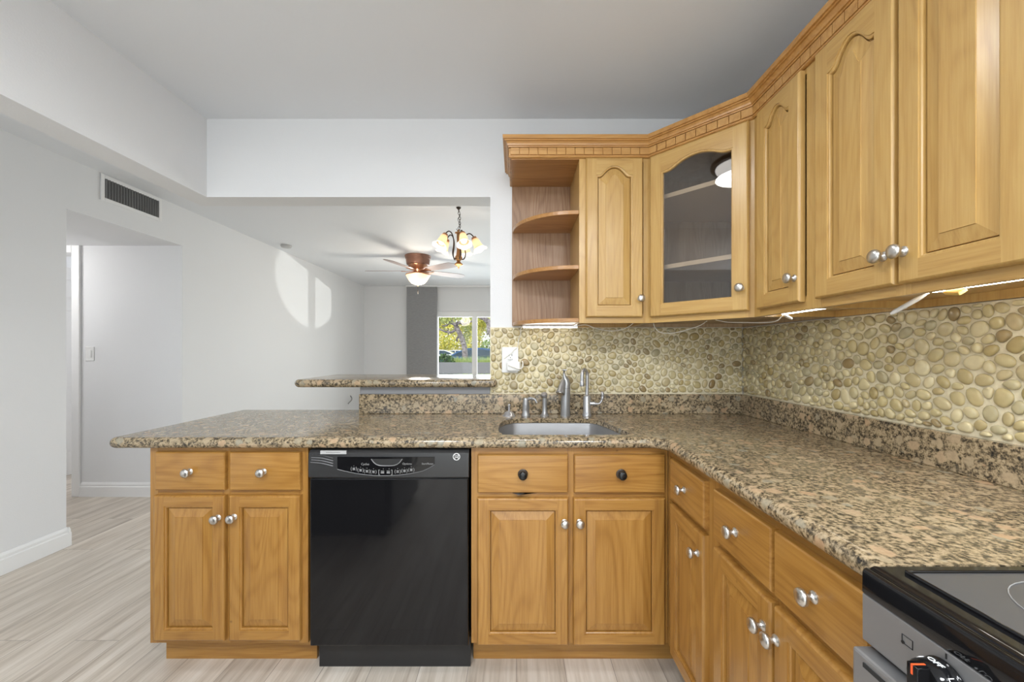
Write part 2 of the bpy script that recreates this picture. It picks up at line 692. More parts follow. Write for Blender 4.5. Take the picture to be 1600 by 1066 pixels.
def fabric_blind():
    t = NT('grey_woven_blind')
    tc = t.n('TexCoord')
    mp = t.n('Mapping')
    mp.inputs['Scale'].default_value = (20, 20, 260)
    t.l(tc.outputs['Object'], mp.inputs['Vector'])
    nz = t.n('TexNoise')
    nz.inputs['Scale'].default_value = 1.0
    t.l(mp.outputs[0], nz.inputs['Vector'])
    c = t.ramp(nz.outputs['Fac'], [(0.3, (0.25, 0.25, 0.255)), (0.7, (0.33, 0.33, 0.335))])
    t.l(c, t.bsdf.inputs['Base Color'])
    t.set(Roughness=0.85)
    return t.mat


blind_m = fabric_blind()


def leaf_mat(name, a, b):
    t = NT(name)
    g = t.n('NewGeometry')
    c = t.ramp(g.outputs['Random Per Island'], [(0.0, a), (1.0, b)])
    t.l(c, t.bsdf.inputs['Base Color'])
    t.set(Roughness=0.55)
    return t.mat


leaf_yel = leaf_mat('yellow_green_leaf', (0.36, 0.40, 0.05), (0.75, 0.62, 0.12))
leaf_grn = leaf_mat('green_leaf', (0.09, 0.17, 0.03), (0.32, 0.40, 0.10))
leaf_olv = leaf_mat('olive_leaf', (0.20, 0.24, 0.06), (0.52, 0.55, 0.20))
leaf_drk = leaf_mat('dark_leaf', (0.02, 0.06, 0.015), (0.10, 0.18, 0.04))
leaf_grs = leaf_mat('grass_blade', (0.16, 0.26, 0.05), (0.46, 0.52, 0.16))


def bark_mat():
    t = NT('grey_bark')
    tc = t.n('TexCoord')
    nz = t.n('TexNoise')
    nz.inputs['Scale'].default_value = 14
    nz.inputs['Detail'].default_value = 5
    t.l(tc.outputs['Object'], nz.inputs['Vector'])
    c = t.ramp(nz.outputs['Fac'], [(0.35, (0.11, 0.085, 0.085)), (0.65, (0.34, 0.30, 0.31))])
    t.l(c, t.bsdf.inputs['Base Color'])
    t.set(Roughness=0.85)
    t.bump(nz.outputs['Fac'], 0.5, 0.02)
    return t.mat


bark_m = bark_mat()
concrete = paint('pale_concrete', (0.52, 0.52, 0.51), 0.3, 30)
asphalt = paint('asphalt', (0.40, 0.40, 0.40), 0.3, 60)
rail_m = plain('grey_rail_paint', (0.17, 0.165, 0.175), 0.5)
car_blue = plain('blue_car_paint', (0.02, 0.09, 0.24), 0.2, 0.3, Coat_Weight=0.6)
car_white = plain('white_car_paint', (0.75, 0.76, 0.78), 0.2, 0.0, Coat_Weight=0.6)
car_glass = plain('dark_car_glass', (0.02, 0.04, 0.06), 0.06)
rubber = plain('tyre_rubber', (0.02, 0.02, 0.02), 0.8)

# ------------------------------------------------------------------ room shell
ZC = 2.42          # ceiling
YB, YB2 = 2.07, 2.197   # kitchen back wall faces
XW = 1.18          # right wall face
XL = -2.80         # left wall face
YF = 7.32          # far living room wall
HB = 2.014         # underside of the dropped beams


def struct(name, boxes, mat, smooth=None, bevel=0.0):
    b = MB()
    for q in boxes:
        b.box(*q)
    o = b.build(name, mat, bevel=bevel)
    o['kind'] = 'structure'
    return o


struct('floor', [(-5.2, -2.55, -0.12, 1.40, 7.50, 0.0)], floor_m)
struct('ceiling', [(-5.2, -2.55, ZC, 1.40, 7.50, ZC + 0.14)], white_ceil)
struct('wall_right', [(XW, -2.55, 0, XW + 0.15, 7.5, ZC)], white_wall)
struct('wall_back', [(-0.136, YB, 0, XW, YB2, ZC)], white_wall)
struct('wall_bar', [(-0.806, YB, 0, -0.136, YB2, 1.029)], white_wall)
struct('beam_back', [(-1.735, YB, HB, -0.136, YB2, ZC)], white_wall)
struct('beam_left', [(-1.735, -2.40, HB, -1.608, YB, ZC)], white_wall)
struct('wall_left', [(XL - 0.15, -2.40, 0, XL, 2.48, ZC), (XL - 0.15, 2.48, 2.10, XL, 3.34, ZC),
                     (XL - 0.15, 3.34, 0, XL, 7.5, ZC)], white_wall)
struct('ceiling_hall', [(-5.0, 2.48, 2.10, XL - 0.15, 3.34, 2.18)], white_wall)
struct('wall_hall', [(-3.71, 3.34, 0, XL - 0.15, 3.46, 2.40), (-5.0, 3.34, 0, -4.47, 3.46, 2.40),
                     (-4.47, 3.34, 2.04, -3.71, 3.46, 2.40)], white_wall)
struct('wall_hall_near', [(-5.0, 2.33, 0, XL - 0.15, 2.48, 2.42)], white_wall)
struct('wall_hall_end', [(-5.15, 2.33, 0, -5.0, 3.9, 2.42), (-5.15, 3.9, 0, -5.0, 5.2, 0.8), (-5.15, 3.9, 2.1, -5.0, 5.2, 2.42),
                         (-5.15, 5.2, 0, -5.0, 5.75, 2.42)], white_wall)
struct('wall_bedroom', [(-5.0, 5.6, 0, XL - 0.15, 5.75, 2.42)], white_wall)
struct('wall_far', [(XL, YF, 0, -1.50, YF + 0.15, ZC), (-1.50, YF, 1.955, 0.95, YF + 0.15, ZC),
                    (0.95, YF, 0, XW, YF + 0.15, ZC)], white_wall)
struct('wall_rear', [(XL - 0.15, -2.55, 0, -2.45, -2.40, ZC), (-2.45, -2.55, 2.15, 0.95, -2.40, ZC),
                     (0.95, -2.55, 0, XW, -2.40, ZC)], white_wall)


def slider(name, x0, x1, y, z1, mull, fw=0.05):
    """sliding glass door: outer frame, meeting stiles, panes"""
    b = MB()
    b.box(x0, y - 0.03, 0.0, x1, y + 0.05, 0.05)
    b.box(x0, y - 0.03, z1 - fw * 2, x1, y + 0.05, z1)
    b.box(x0, y - 0.03, 0.05, x0 + fw, y + 0.05, z1 - fw * 2)
    b.box(x1 - fw, y - 0.03, 0.05, x1, y + 0.05, z1 - fw * 2)
    for m in mull:
        b.box(m - 0.047, y - 0.02, 0.05, m + 0.047, y + 0.04, z1 - fw * 2)
    fr = b.build(name, white_trim, bevel=0.004)
    fr['kind'] = 'structure'
    edges = [x0 + fw] + [q for m in mull for q in (m - 0.047, m + 0.047)] + [x1 - fw]
    for a, c in zip(edges[0::2], edges[1::2]):
        p = MB()
        p.box(a, y + 0.006, 0.05, c, y + 0.012, z1 - fw * 2)
        p.build('pane', pane_m, fr)
    return fr


slider('window_1', -1.50, 0.95, YF + 0.06, 1.955, [-0.775, 0.15])
slider('window_2', -2.45, 0.95, -2.47, 2.15, [-1.32, -0.18])  # unseen rear glass door, added to let in soft fill

# baseboards


def baseboard(name, runs, h=0.118, t=0.016):
    b = MB()
    for (x0, y0, x1, y1, nx, ny) in runs:     # n = direction into the room
        prof = [(0, 0), (t, 0), (t, h * 0.70), (t * 0.72, h * 0.74), (t * 0.72, h * 0.86), (t * 0.3, h), (0, h)]
        r0 = [(x0 + nx * o, y0 + ny * o, z) for o, z in prof]
        r1 = [(x1 + nx * o, y1 + ny * o, z) for o, z in prof]
        b.loft([r0, r1], True, True, True)
    o = b.build(name, white_trim)
    o['kind'] = 'structure'
    return o


baseboard('baseboard_left', [(XL, -2.4, XL, 2.480, 1, 0), (XL, 3.324, XL, YF, 1, 0)])
baseboard('baseboard_hall', [(-3.645, 3.34, XL, 3.34, 0, -1)])
baseboard('baseboard_hall_near', [(-5.0, 2.48, XL + 0.016, 2.48, 0, 1)])
baseboard('baseboard_far', [(XL, YF, -1.50, YF, 0, -1)])

# hall door: casing and a six panel leaf standing open
cas = MB()
for xa, xb in ((-3.71, -3.645), (-4.535, -4.47)):
    cas.box(xa, 3.322, 0, xb, 3.34, 2.10)
cas.box(-4.47, 3.322, 2.04, -3.71, 3.34, 2.10)
cas.box(-3.712, 3.34, 0, -3.70, 3.46, 2.04)
co = cas.build('trim_1', white_trim, bevel=0.004)
co['kind'] = 'structure'
leaf = MB()
LW, LH = 0.74, 2.02
leaf.box(0, 0.010, 0, LW, 0.028, LH)
sx = [0, 0.11, 0.315, 0.425, 0.63, LW]
zz = [0, 0.22, 0.86, 1.02, 1.60, 1.70, 1.90, LH]
for yy0, yy1 in ((0, 0.010), (0.028, 0.038)):
    for i in (0, 2, 4):
        leaf.box(sx[i], yy0, 0, sx[i + 1], yy1, LH)
    for i in (1, 3):
        for k in (0, 2, 4, 6):
            leaf.box(sx[i], yy0, zz[k], sx[i + 1], yy1, zz[k + 1])
    for i in (1, 3):
        for k in (1, 3, 5):
            m = 0.03
            ym = yy0 + 0.003 if yy0 == 0 else yy1 - 0.003
            leaf.box(sx[i] + m, min(ym, yy0 + 0.009), zz[k] + m, sx[i + 1] - m, max(ym, yy0 + 0.009), zz[k + 1] - m)
lo = leaf.build('door_1', white_trim, bevel=0.003, loc=(-4.45, 3.42, 0.012))
lo.rotation_euler = (0, 0, math.radians(79))
lo['kind'] = 'structure'
hd = MB()
hd.lathe([(0.026, 0), (0.026, 0.006), (0.010, 0.010), (0.010, 0.035), (0.024, 0.045), (0.027, 0.060), (0.018, 0.070)],
         (LW - 0.06, 0.0, 0.95), 16, 'Y')
hd.build('handle', nickel, lo, smooth=40)

# ------------------------------------------------------------------ cabinets


def knob_mesh(name, mat, parent, loc, k=1.0):
    b = MB()
    b.lathe([(0.0115 * k, 0), (0.0115 * k, 0.002), (0.009 * k, 0.004), (0.0055 * k, 0.007), (0.0055 * k, 0.013 * k), (0.010 * k, 0.016 * k),
             (0.0150 * k, 0.0195 * k), (0.0165 * k, 0.0235 * k), (0.0150 * k, 0.0280 * k), (0.0095 * k, 0.0312 * k), (0.002 * k, 0.0322 * k)],
            (0, 0, 0), 20, 'Y')
    return b.build(name, mat, parent, smooth=50, loc=loc)


def arch_contour(w, h, sl, sr, sb, st, rise, n=26):
    """opening outline in (x,z), CCW; st is the rail height at the apex"""
    pts = [(sl, sb), (w - sr, sb)]
    if rise <= 0:
        return pts + [(w - sr, h - st), (sl, h - st)]
    zs = h - st - rise
    x0, x1 = w - sr, sl
    for i in range(n + 1):
        u = -1 + 2 * i / n
        x = x0 + (x1 - x0) * i / n
        a = abs(u)
        if a < 0.60:
            bmp = 1 - 0.62 * (a / 0.60) ** 2
        else:
            bmp = 0.38 * max(0.0, 1 - (a - 0.60) / 0.33) ** 2
        pts.append((x, zs + rise * bmp))
    return pts


def make_door(parent, name, x, z, w, h, mz, mx, s=0.045, top=0.040, rise=0.0, knob=None, t=0.020, glass=None, bot=None, kmat=None):
    """frame-and-panel door hung on the face frame (front towards -y)"""
    c = 0.006
    bot = bot or s
    def opening(o):
        return arch_contour(w, h, s + o, s + o, bot + o, top + o, rise)
    ct = opening(0.0)
    b = MB()
    F = -t

    def P(p, y):
        return (p[0], y, p[1])
    # stiles
    for xa, xb in ((c, s), (w - s, w - c)):
        b.add([(xa, F, c), (xb, F, c), (xb, F, h - c), (xa, F, h - c)], [(0, 1, 2, 3)], 0)
    # bottom rail, top rail
    b.add([(s, F, c), (w - s, F, c), (w - s, F, bot), (s, F, bot)], [(0, 1, 2, 3)], 1)
    low = ct[2:]
    poly = [P(p, F) for p in reversed(low)]
    k = len(poly)
    tops = [(p[0], F, h - c) for p in poly]
    b.add(poly + tops, [(i, i + 1, k + i + 1, k + i) for i in range(k - 1)], 1)
    # outer edge
    rect = [(0, 0), (w, 0), (w, h), (0, h)]
    rings = []
    for o, y in ((c, F), (0.0025, F + 0.002), (0.0, F + 0.006), (0.0, 0.0)):
        q = poly_off(rect, o)
        rings.append([P(p, y) for p in q])
    b.loft(rings, True, False, False, 0)
    # moulded inner edge
    rings = []
    for o, y in ((0, F), (0.0004, F + 0.0026), (0.0042, F + 0.0030), (0.0062, F + 0.0048), (0.0068, F + 0.0075), (0.0070, F + 0.0170)):
        rings.append([P(p, y) for p in opening(o)])
    b.loft(rings, True, False, False, 0)
    d = b.build(name, [mz, mx], parent, smooth=35, loc=(x, 0, z))
    if glass:
        g = MB()
        q = opening(0.003)
        n = len(q)
        g.loft([[P(p, F + 0.0095) for p in q], [P(p, F + 0.0135) for p in q]], True, True, True)
        g.build('glass_pane', glass, d)
    else:
        g = MB()
        rings = []
        for o, y in ((0.0068, F + 0.0170), (0.0098, F + 0.0170), (0.0100, F + 0.0098), (0.040, F + 0.0034), (0.0404, F + 0.0014)):
            rings.append([P(p, y) for p in opening(o)])
        g.loft(rings, True, False, True)
        g.build('raised_panel', mz, d, smooth=8)
    if knob:
        knob_mesh('knob', kmat or nickel, d, (knob[0] - x, F, knob[1] - z))
    return d


def make_drawer(parent, x, z, w, h, mat, knob=None, kmat=None, t=0.020, k=1.0):
    b = MB()
    rect = [(0, 0), (w, 0), (w, h), (0, h)]
    rings = []
    for o, y in ((0.010, -t), (0.004, -t + 0.0012), (0.0012, -t + 0.004), (0.0, -t + 0.008), (0.0, 0.0)):
        rings.append([(p[0], y, p[1]) for p in poly_off(rect, o)])
    rings.reverse()
    b.loft(rings, True, False, True)
    d = b.build('drawer_front', mat, parent, smooth=25, loc=(x, 0, z))
    if knob:
        knob_mesh('knob', kmat or nickel, d, (knob[0] - x, -t, knob[1] - z), k)
    return d


def base_body(parent, w, z0, z1, depth, mats, stiles, rails, toe=(0, None), left_trim=False):
    b = MB()
    th = 0.016
    b.box(0, 0.019, z0, th, depth, z1, 0)
    b.box(w - th, 0.019, z0, w, depth, z1, 0)
    b.box(th, depth - th, z0, w - th, depth, z1, 0)
    b.box(th, 0.019, z0, w - th, depth - th, z0 + th, 0)
    b.box(th, 0.019, z0 + th, w - th, 0.023, z1, 0)       # closes the front behind the doors
    for a, c in stiles:
        b.box(a, 0, z0, c, 0.019, z1, 0)
    xs = sorted(stiles)
    for (a, c) in rails:
        for i in range(len(xs) - 1):
            b.box(xs[i][1], 0.0006, a, xs[i + 1][0], 0.019, c, 1)
    o = b.build('carcass', mats, parent)
    k = MB()
    tx0, tx1 = toe
    k.box(tx0, 0.072, 0.0, tx1, 0.088, z0)
    k.build('toe_kick', mats[1], parent)
    return o


BZ0, BZ1 = 0.115, 0.853
YFACE = 1.500


def bx(px, d=1.480):
    return (px - VPX) * d / FPX


def bz(py, d=1.480):
    return CAMZ - (py - VPY) * d / FPX


# left base cabinet
x0, x1 = bx(235, 1.5), bx(481.5, 1.5)
cabL = thing('base_cabinet', 'oak base cabinet at the open end of the peninsula, left of the black dishwasher', 'cabinet', (x0, YFACE, 0))
w = x1 - x0
mid = bx(353.5, 1.5) - x0
base_body(cabL, w, BZ0, BZ1, 0.545, [oakB_z, oakB_x], [(0, 0.03), (mid - 0.014, mid + 0.014), (w - 0.035, w)],
          [(BZ0, BZ0 + 0.035), (0.665, 0.70), (BZ1 - 0.035, BZ1)], (bx(261, 1.575) - x0, bx(496, 1.575) - x0))
for a, b_, kx, ky in ((241, 350.5, 297, 737), (357.5, 468.5, 412, 737)):
    make_drawer(cabL, bx(a) - x0, bz(767), bx(b_) - bx(a), bz(707) - bz(767), oakB_x, (bx(kx) - x0, bz(ky)))
for a, b_, kx, ky in ((238.5, 350, 341, 809), (356.5, 468.5, 366, 808)):
    make_door(cabL, 'door', bx(a) - x0, bz(1003), bx(b_) - bx(a), bz(775) - bz(1003), oakB_z, oakB_x, s=0.041, top=0.040,
              knob=(bx(kx) - x0, bz(ky)))
# panel moulding on the end of the cabinet
e = MB()
for za, zb in ((0.20, 0.25), (0.40, 0.43), (0.60, 0.68), (0.16, 0.19)):
    e.box(-0.006, 0.03, za, 0.0, 0.52, zb)
e.box(-0.008, 0.03, 0.16, 0, 0.09, 0.80)
e.box(-0.008, 0.46, 0.16, 0, 0.52, 0.80)
e.build('end_panel', oakB_z, cabL, bevel=0.003)

# sink base cabinet
x0, x1 = bx(736.5, 1.5), bx(1043, 1.5)
w = x1 - x0
mid = bx(892.5, 1.5) - x0
cabS = thing('sink_base_cabinet', 'oak cabinet under the sink with two round dark knobs on its false drawers', 'cabinet', (x0, YFACE, 0))
base_body(cabS, w, BZ0, BZ1, 0.545, [oakB_z, oakB_x], [(0, 0.03), (mid - 0.016, mid + 0.016), (w - 0.012, w)],
          [(BZ0, BZ0 + 0.035), (0.665, 0.70), (BZ1 - 0.030, BZ1)], (0.0, w + 0.06))
for a, b_, kx in ((746, 888, 817), (897.5, 1040, 970.5)):
    make_drawer(cabS, bx(a) - x0, bz(771), bx(b_) - bx(a), bz(711) - bz(771), oakB_x, (bx(kx) - x0, bz(741)), black_metal, k=1.0)
for a, b_, kx in ((745.5, 888.5, 882), (896, 1040, 905.5)):
    make_door(cabS, 'door', bx(a) - x0, bz(1010), bx(b_) - bx(a), bz(779) - bz(1010), oakB_z, oakB_x, s=0.042, top=0.042,
              knob=(bx(kx) - x0, bz(816)))
# rosettes behind the dark knobs
for d in [c for c in cabS.children if c.name.startswith('drawer_front')]:
    kn = [c for c in d.children][0]
    r = MB()
    r.lathe([(0.019, 0), (0.019, 0.0015), (0.0165, 0.003), (0.008, 0.0035)], tuple(kn.location), 24, 'Y')
    r.build('rosette', bronze, d, smooth=40)

# right run: faces -x, so local x runs towards the camera
XR = bx(1043.5, 1.5)          # face plane of the right run
XRD = XR - 0.020


def ry(px, X=None):
    """depth of a pixel column on the door plane of the right run"""
    return (XRD if X is None else X) * FPX / (px - VPX)


def right_base(y0, y1, label):
    return thing('base_cabinet', label, 'cabinet', (XR, y0, 0), -PI / 2)


RZ = dict(d0=bz(770), d1=bz(711), b0=0.128, b1=bz(779))
y0, y1 = 1.500, 1.152
cabC = right_base(y0, y1, 'oak base cabinet in the inside corner beside the sink cabinet, one drawer over one door')
w = y0 - y1
base_body(cabC, w, BZ0, BZ1, 0.58, [oakB_z, oakB_x], [(0, 0.02), (w - 0.03, w)],
          [(BZ0, BZ0 + 0.035), (0.665, 0.70), (BZ1 - 0.03, BZ1)], (0.10, w))
a, b_ = y0 - ry(1046), y0 - ry(1098)
make_drawer(cabC, a, RZ['d0'], b_ - a, RZ['d1'] - RZ['d0'], oakB_x, (y0 - ry(1069), 0.757))
make_door(cabC, 'door', a, RZ['b0'], b_ - a, RZ['b1'] - RZ['b0'], oakB_z, oakB_x, s=0.045, top=0.045, knob=(y0 - ry(1090), 0.60))

y0, y1 = 1.152, 0.592
cabD = right_base(y0, y1, 'oak base cabinet on the right between corner cabinet and stove, two drawers over two doors')
w = y0 - y1
mid = y0 - (ry(1203) + ry(1207)) / 2
base_body(cabD, w, BZ0, BZ1, 0.58, [oakB_z, oakB_x], [(0, 0.03), (mid - 0.016, mid + 0.016), (w - 0.02, w)],
          [(BZ0, BZ0 + 0.035), (0.665, 0.70), (BZ1 - 0.03, BZ1)], (0.0, w))
for pa, pb, kp, dk, kz in ((1113.5, 1203, 1149, 1192, None), (1207.5, 1352, 1272, 1213, None)):
    a, b_ = y0 - ry(pa), y0 - ry(pb)
    make_drawer(cabD, a, RZ['d0'], b_ - a, RZ['d1'] - RZ['d0'], oakB_x, (y0 - ry(kp), 0.757))
    make_door(cabD, 'door', a, RZ['b0'], b_ - a, RZ['b1'] - RZ['b0'], oakB_z, oakB_x, s=0.045, top=0.045, knob=(y0 - ry(dk), 0.60))

# ------------------------------------------------------------------ wall cabinets
UZ0, UZ1 = 1.338, 2.10
UDZ0, UDZ1 = 1.362, 2.0625
YU = YB - 0.305       # face of the back run
XU = XW - 0.305       # face of the right run


def upper_body(parent, w, depth, stiles, mats, hang=True, glass=False):
    b = MB()
    th = 0.014
    z0, z1 = UZ0, UZ1
    b.box(0, 0.019, z0, th, depth, z1, 0)
    b.box(w - th, 0.019, z0, w, depth, z1, 0)
    b.box(th, 0.019, z1 - th, w - th, depth, z1, 0)
    b.box(th, 0.019, z0 + 0.020, w - th, depth, z0 + 0.034, 1)
    b.box(th, depth - 0.006, z0 + 0.034, w - th, depth, z1 - th, 0)
    b.box(th, depth - 0.018, z0 - 0.002, w - th, depth, z0 + 0.020, 0)     # hang rail
    b.box(th, 0.019, z0 + 0.034, w - th, 0.022, z1 - th, 0)
    xs = sorted(stiles)
    for a, c in xs:
        b.box(a, 0, z0, c, 0.019, z1, 0)
    for i in range(len(xs) - 1):
        b.box(xs[i][1], 0.0006, z0, xs[i + 1][0], 0.019, z0 + 0.040, 1)
        b.box(xs[i][1], 0.0006, z1 - 0.05, xs[i + 1][0], 0.019, z1, 1)
    return b.build('carcass', mats, parent)


# single door cabinet on the back wall
ux0, ux1 = bx(905, YU), bx(1013.5, YU)
cabU = thing('wall_cabinet', 'oak wall cabinet with one arched door between open corner shelves and glass door cabinet', 'cabinet', (ux0, YU, 0))
upper_body(cabU, ux1 - ux0, 0.303, [(0, 0.032), (ux1 - ux0 - 0.024, ux1 - ux0)], [oakU_z, oakU_x])
a, b_ = bx(916, YU - 0.02) - ux0, bx(1005, YU - 0.02) - ux0
make_door(cabU, 'door', a, UDZ0, b_ - a, UDZ1 - UDZ0, oakU_z, oakU_x, s=0.046, top=0.036, rise=0.042,
          knob=(bx(1000, YU - 0.02) - ux0, CAMZ + (VPY - 467) * (YU - 0.02) / FPX))

# diagonal glass cabinet
DX0, DY0 = ux1, YU
DX1, DY1 = XU, YB - 0.605
dlen = math.hypot(DX1 - DX0, DY1 - DY0)
dang = math.atan2(DY1 - DY0, DX1 - DX0)
cabG = thing('glass_door_cabinet', 'diagonal oak corner wall cabinet with an arched smoked glass door', 'cabinet', (DX0, DY0, 0), dang)
Minv = (Matrix.Translation((DX0, DY0, 0)) @ Matrix.Rotation(dang, 4, 'Z')).inverted()


def g2l(x, y):
    p = Minv @ Vector((x, y, 0))
    return (p.x, p.y)


foot = [g2l(DX0, DY0), g2l(DX1, DY1), g2l(XW - 0.002, DY1), g2l(XW - 0.002, YB - 0.002), g2l(DX0, YB - 0.002)]
b = MB()
fi = poly_off(foot, [0.019, 0.012, 0.012, 0.012, 0.012])
n = 5
for i in range(1, 5):        # side and back walls
    j = (i + 1) % 5
    q = [foot[i], foot[j], fi[j], fi[i]]
    b.loft([[(p[0], p[1], UZ0) for p in q], [(p[0], p[1], UZ1) for p in q]], True, True, True, 0)
b.prism(fi, UZ0 + 0.018, UZ0 + 0.032, 0)
b.prism(fi, UZ1 - 0.014, UZ1, 0)
b.build('carcass', [inner_w], cabG)
ff = MB()
fw = 0.030
ff.box(0, 0, UZ0, fw, 0.019, UZ1, 0)
ff.box(dlen - fw, 0, UZ0, dlen, 0.019, UZ1, 0)
ff.box(fw, 0.0006, UZ0, dlen - fw, 0.019, UZ0 + 0.045, 1)
ff.box(fw, 0.0006, UZ1 - 0.06, dlen - fw, 0.019, UZ1, 1)
ff.build('face_frame', [oakU_z, oakU_x], cabG)
for zs in (1.572, 1.880):
    s_ = MB()
    si = poly_off(foot, [0.030, 0.013, 0.013, 0.013, 0.013])
    s_.prism(si, zs, zs + 0.018)
    s_.build('shelf', edge_w, cabG)
make_door(cabG, 'door', 0.014, UDZ0, dlen - 0.030, UDZ1 - UDZ0, oakU_z, oakU_x, s=0.052, top=0.048, rise=0.034, bot=0.050,
          knob=(dlen - 0.016 - 0.024, 1.447), glass=cab_glass)

# right run: single, then a pair
XUD = XU - 0.020


def uy(px):
    return XUD * FPX / (px - VPX)


y0, y1 = DY1, 1.172
cabV = thing('wall_cabinet', 'narrow oak wall cabinet with one arched door, right of the glass cabinet', 'cabinet', (XU, y0, 0), -PI / 2)
w = y0 - y1
upper_body(cabV, w, 0.303, [(0, 0.03), (w - 0.03, w)], [oakU_z, oakU_x])
a, b_ = y0 - uy(1181), y0 - uy(1248)
make_door(cabV, 'door', a, UDZ0, b_ - a, UDZ1 - UDZ0, oakU_z, oakU_x, s=0.046, top=0.036, rise=0.042, knob=(y0 - uy(1241), 1.437))

y0, y1 = 1.172, 0.560
cabW = thing('wall_cabinet', 'wide oak wall cabinet with a pair of arched doors, nearest the camera', 'cabinet', (XU, y0, 0), -PI / 2)
w = y0 - y1
m_ = y0 - (uy(1396) + uy(1400)) / 2
upper_body(cabW, w, 0.303, [(0, 0.03), (m_ - 0.018, m_ + 0.018), (w - 0.05, w)], [oakU_z, oakU_x])
a, b_ = y0 - uy(1271.5), y0 - uy(1395.5)
make_door(cabW, 'door', a, UDZ0, b_ - a, UDZ1 - UDZ0, oakU_z, oakU_x, s=0.048, top=0.036, rise=0.050, knob=(y0 - uy(1381), 1.432))
a = y0 - uy(1400.5)
make_door(cabW, 'door', a, UDZ0, b_ - (y0 - uy(1271.5)), UDZ1 - UDZ0, oakU_z, oakU_x, s=0.048, top=0.036, rise=0.050, knob=(y0 - uy(1412), 1.432))

# open corner shelves
sx0, sx1 = -0.023, ux0
shf = thing('corner_shelf_unit', 'open oak corner shelves with curved fronts at the left end of the wall cabinets', 'shelf', (sx0, YB, 0))
sw_ = sx1 - sx0
b = MB()
b.box(0, -0.012, UZ0 + 0.006, sw_, -0.001, UZ1)
b.build('back_panel', veneer, shf)
b = MB()
b.box(0, -0.305, 2.062, sw_, -0.012, UZ1)
b.build('top_panel', shelf_w, shf)


def quarter(th, zz):
    b = MB()
    pts = [(sw_, -0.012)]
    for i in range(21):
        t = PI / 2 * i / 20
        pts.append((sw_ - (sw_ - 0.004) * math.cos(t), -0.012 - 0.288 * math.sin(t)))
    b.prism(pts, zz, zz + th)
    return b.build('shelf', shelf_w, shf, bevel=0.002)


for zz in (UZ0 + 0.004, 1.578, 1.822):
    quarter(0.018, zz)

# crown with dentil band
path = [(-0.023, YB - 0.004), (-0.023, YU), (ux1, YU), (XU, DY1), (XU, 0.558)]


def path_off(path, o):
    out = []
    n = len(path)
    for i in range(n):
        def nrm(a, c):
            d = (c[0] - a[0], c[1] - a[1])
            l = math.hypot(*d)
            return (d[1] / l, -d[0] / l)
        if i == 0:
            m = nrm(path[0], path[1])
            out.append((path[0][0] + m[0] * o, path[0][1] + m[1] * o))
        elif i == n - 1:
            m = nrm(path[-2], path[-1])
            out.append((path[-1][0] + m[0] * o, path[-1][1] + m[1] * o))
        else:
            n1, n2 = nrm(path[i - 1], path[i]), nrm(path[i], path[i + 1])
            det = n1[0] * n2[1] - n1[1] * n2[0]
            x = (o * n2[1] - o * n1[1]) / det
            y = (n1[0] * o - n2[0] * o) / det
            out.append((path[i][0] + x, path[i][1] + y))
    return out


crown = thing('crown_molding', 'oak crown moulding with a row of small square blocks running along the wall cabinets', 'moulding', (0, YU, UZ1))
prof = [(0.0005, 2.066), (0.008, 2.066), (0.0115, 2.069), (0.0115, 2.074), (0.007, 2.0755), (0.005, 2.078), (0.005, 2.111),
        (0.0125, 2.111), (0.0130, 2.1165), (0.0175, 2.1170), (0.0185, 2.1235), (0.0215, 2.129), (0.0240, 2.1315), (0.0295, 2.1320), (0.0295, 2.1375),
        (0.0350, 2.1380), (0.0370, 2.1415), (0.0370, 2.154), (0.0, 2.154)]
b = MB()
b.M = Matrix.Translation((0, -YU, -UZ1))
b.loft([[(p[0], p[1], z) for p in path_off(path, o)] for o, z in prof], False)
b.build('molding', crown_w, crown, smooth=18)
b = MB()
b.M = Matrix.Translation((0, -YU, -UZ1))
for i in range(len(path) - 1):
    pa, pb = path_off(path, 0.004)[i], path_off(path, 0.004)[i + 1]
    d = (pb[0] - pa[0], pb[1] - pa[1])
    L = math.hypot(*d)
    d = (d[0] / L, d[1] / L)
    nn = (d[1], -d[0])
    cnt = max(1, round(L / 0.0405))
    st_ = L / cnt
    for k in range(cnt):
        s0, s1 = k * st_ + 0.0012, (k + 1) * st_ - 0.0012
        q = [(pa[0] + d[0] * s + nn[0] * o, pa[1] + d[1] * s + nn[1] * o) for s, o in ((s0, -0.002), (s1, -0.002), (s1, 0.0066), (s0, 0.0066))]
        b.prism(q, 2.0795, 2.1095)
b.build('dentil_band', dentil_w, crown, bevel=0.0008, seg=1)

# ------------------------------------------------------------------ countertop with sink
CZ, CT = 0.893, 0.040
CR = CT / 2


def arc(cx, cy, r, a0, a1, n=6):
    return [(cx + r * math.cos(a0 + (a1 - a0) * i / n), cy + r * math.sin(a0 + (a1 - a0) * i / n)) for i in range(n + 1)]


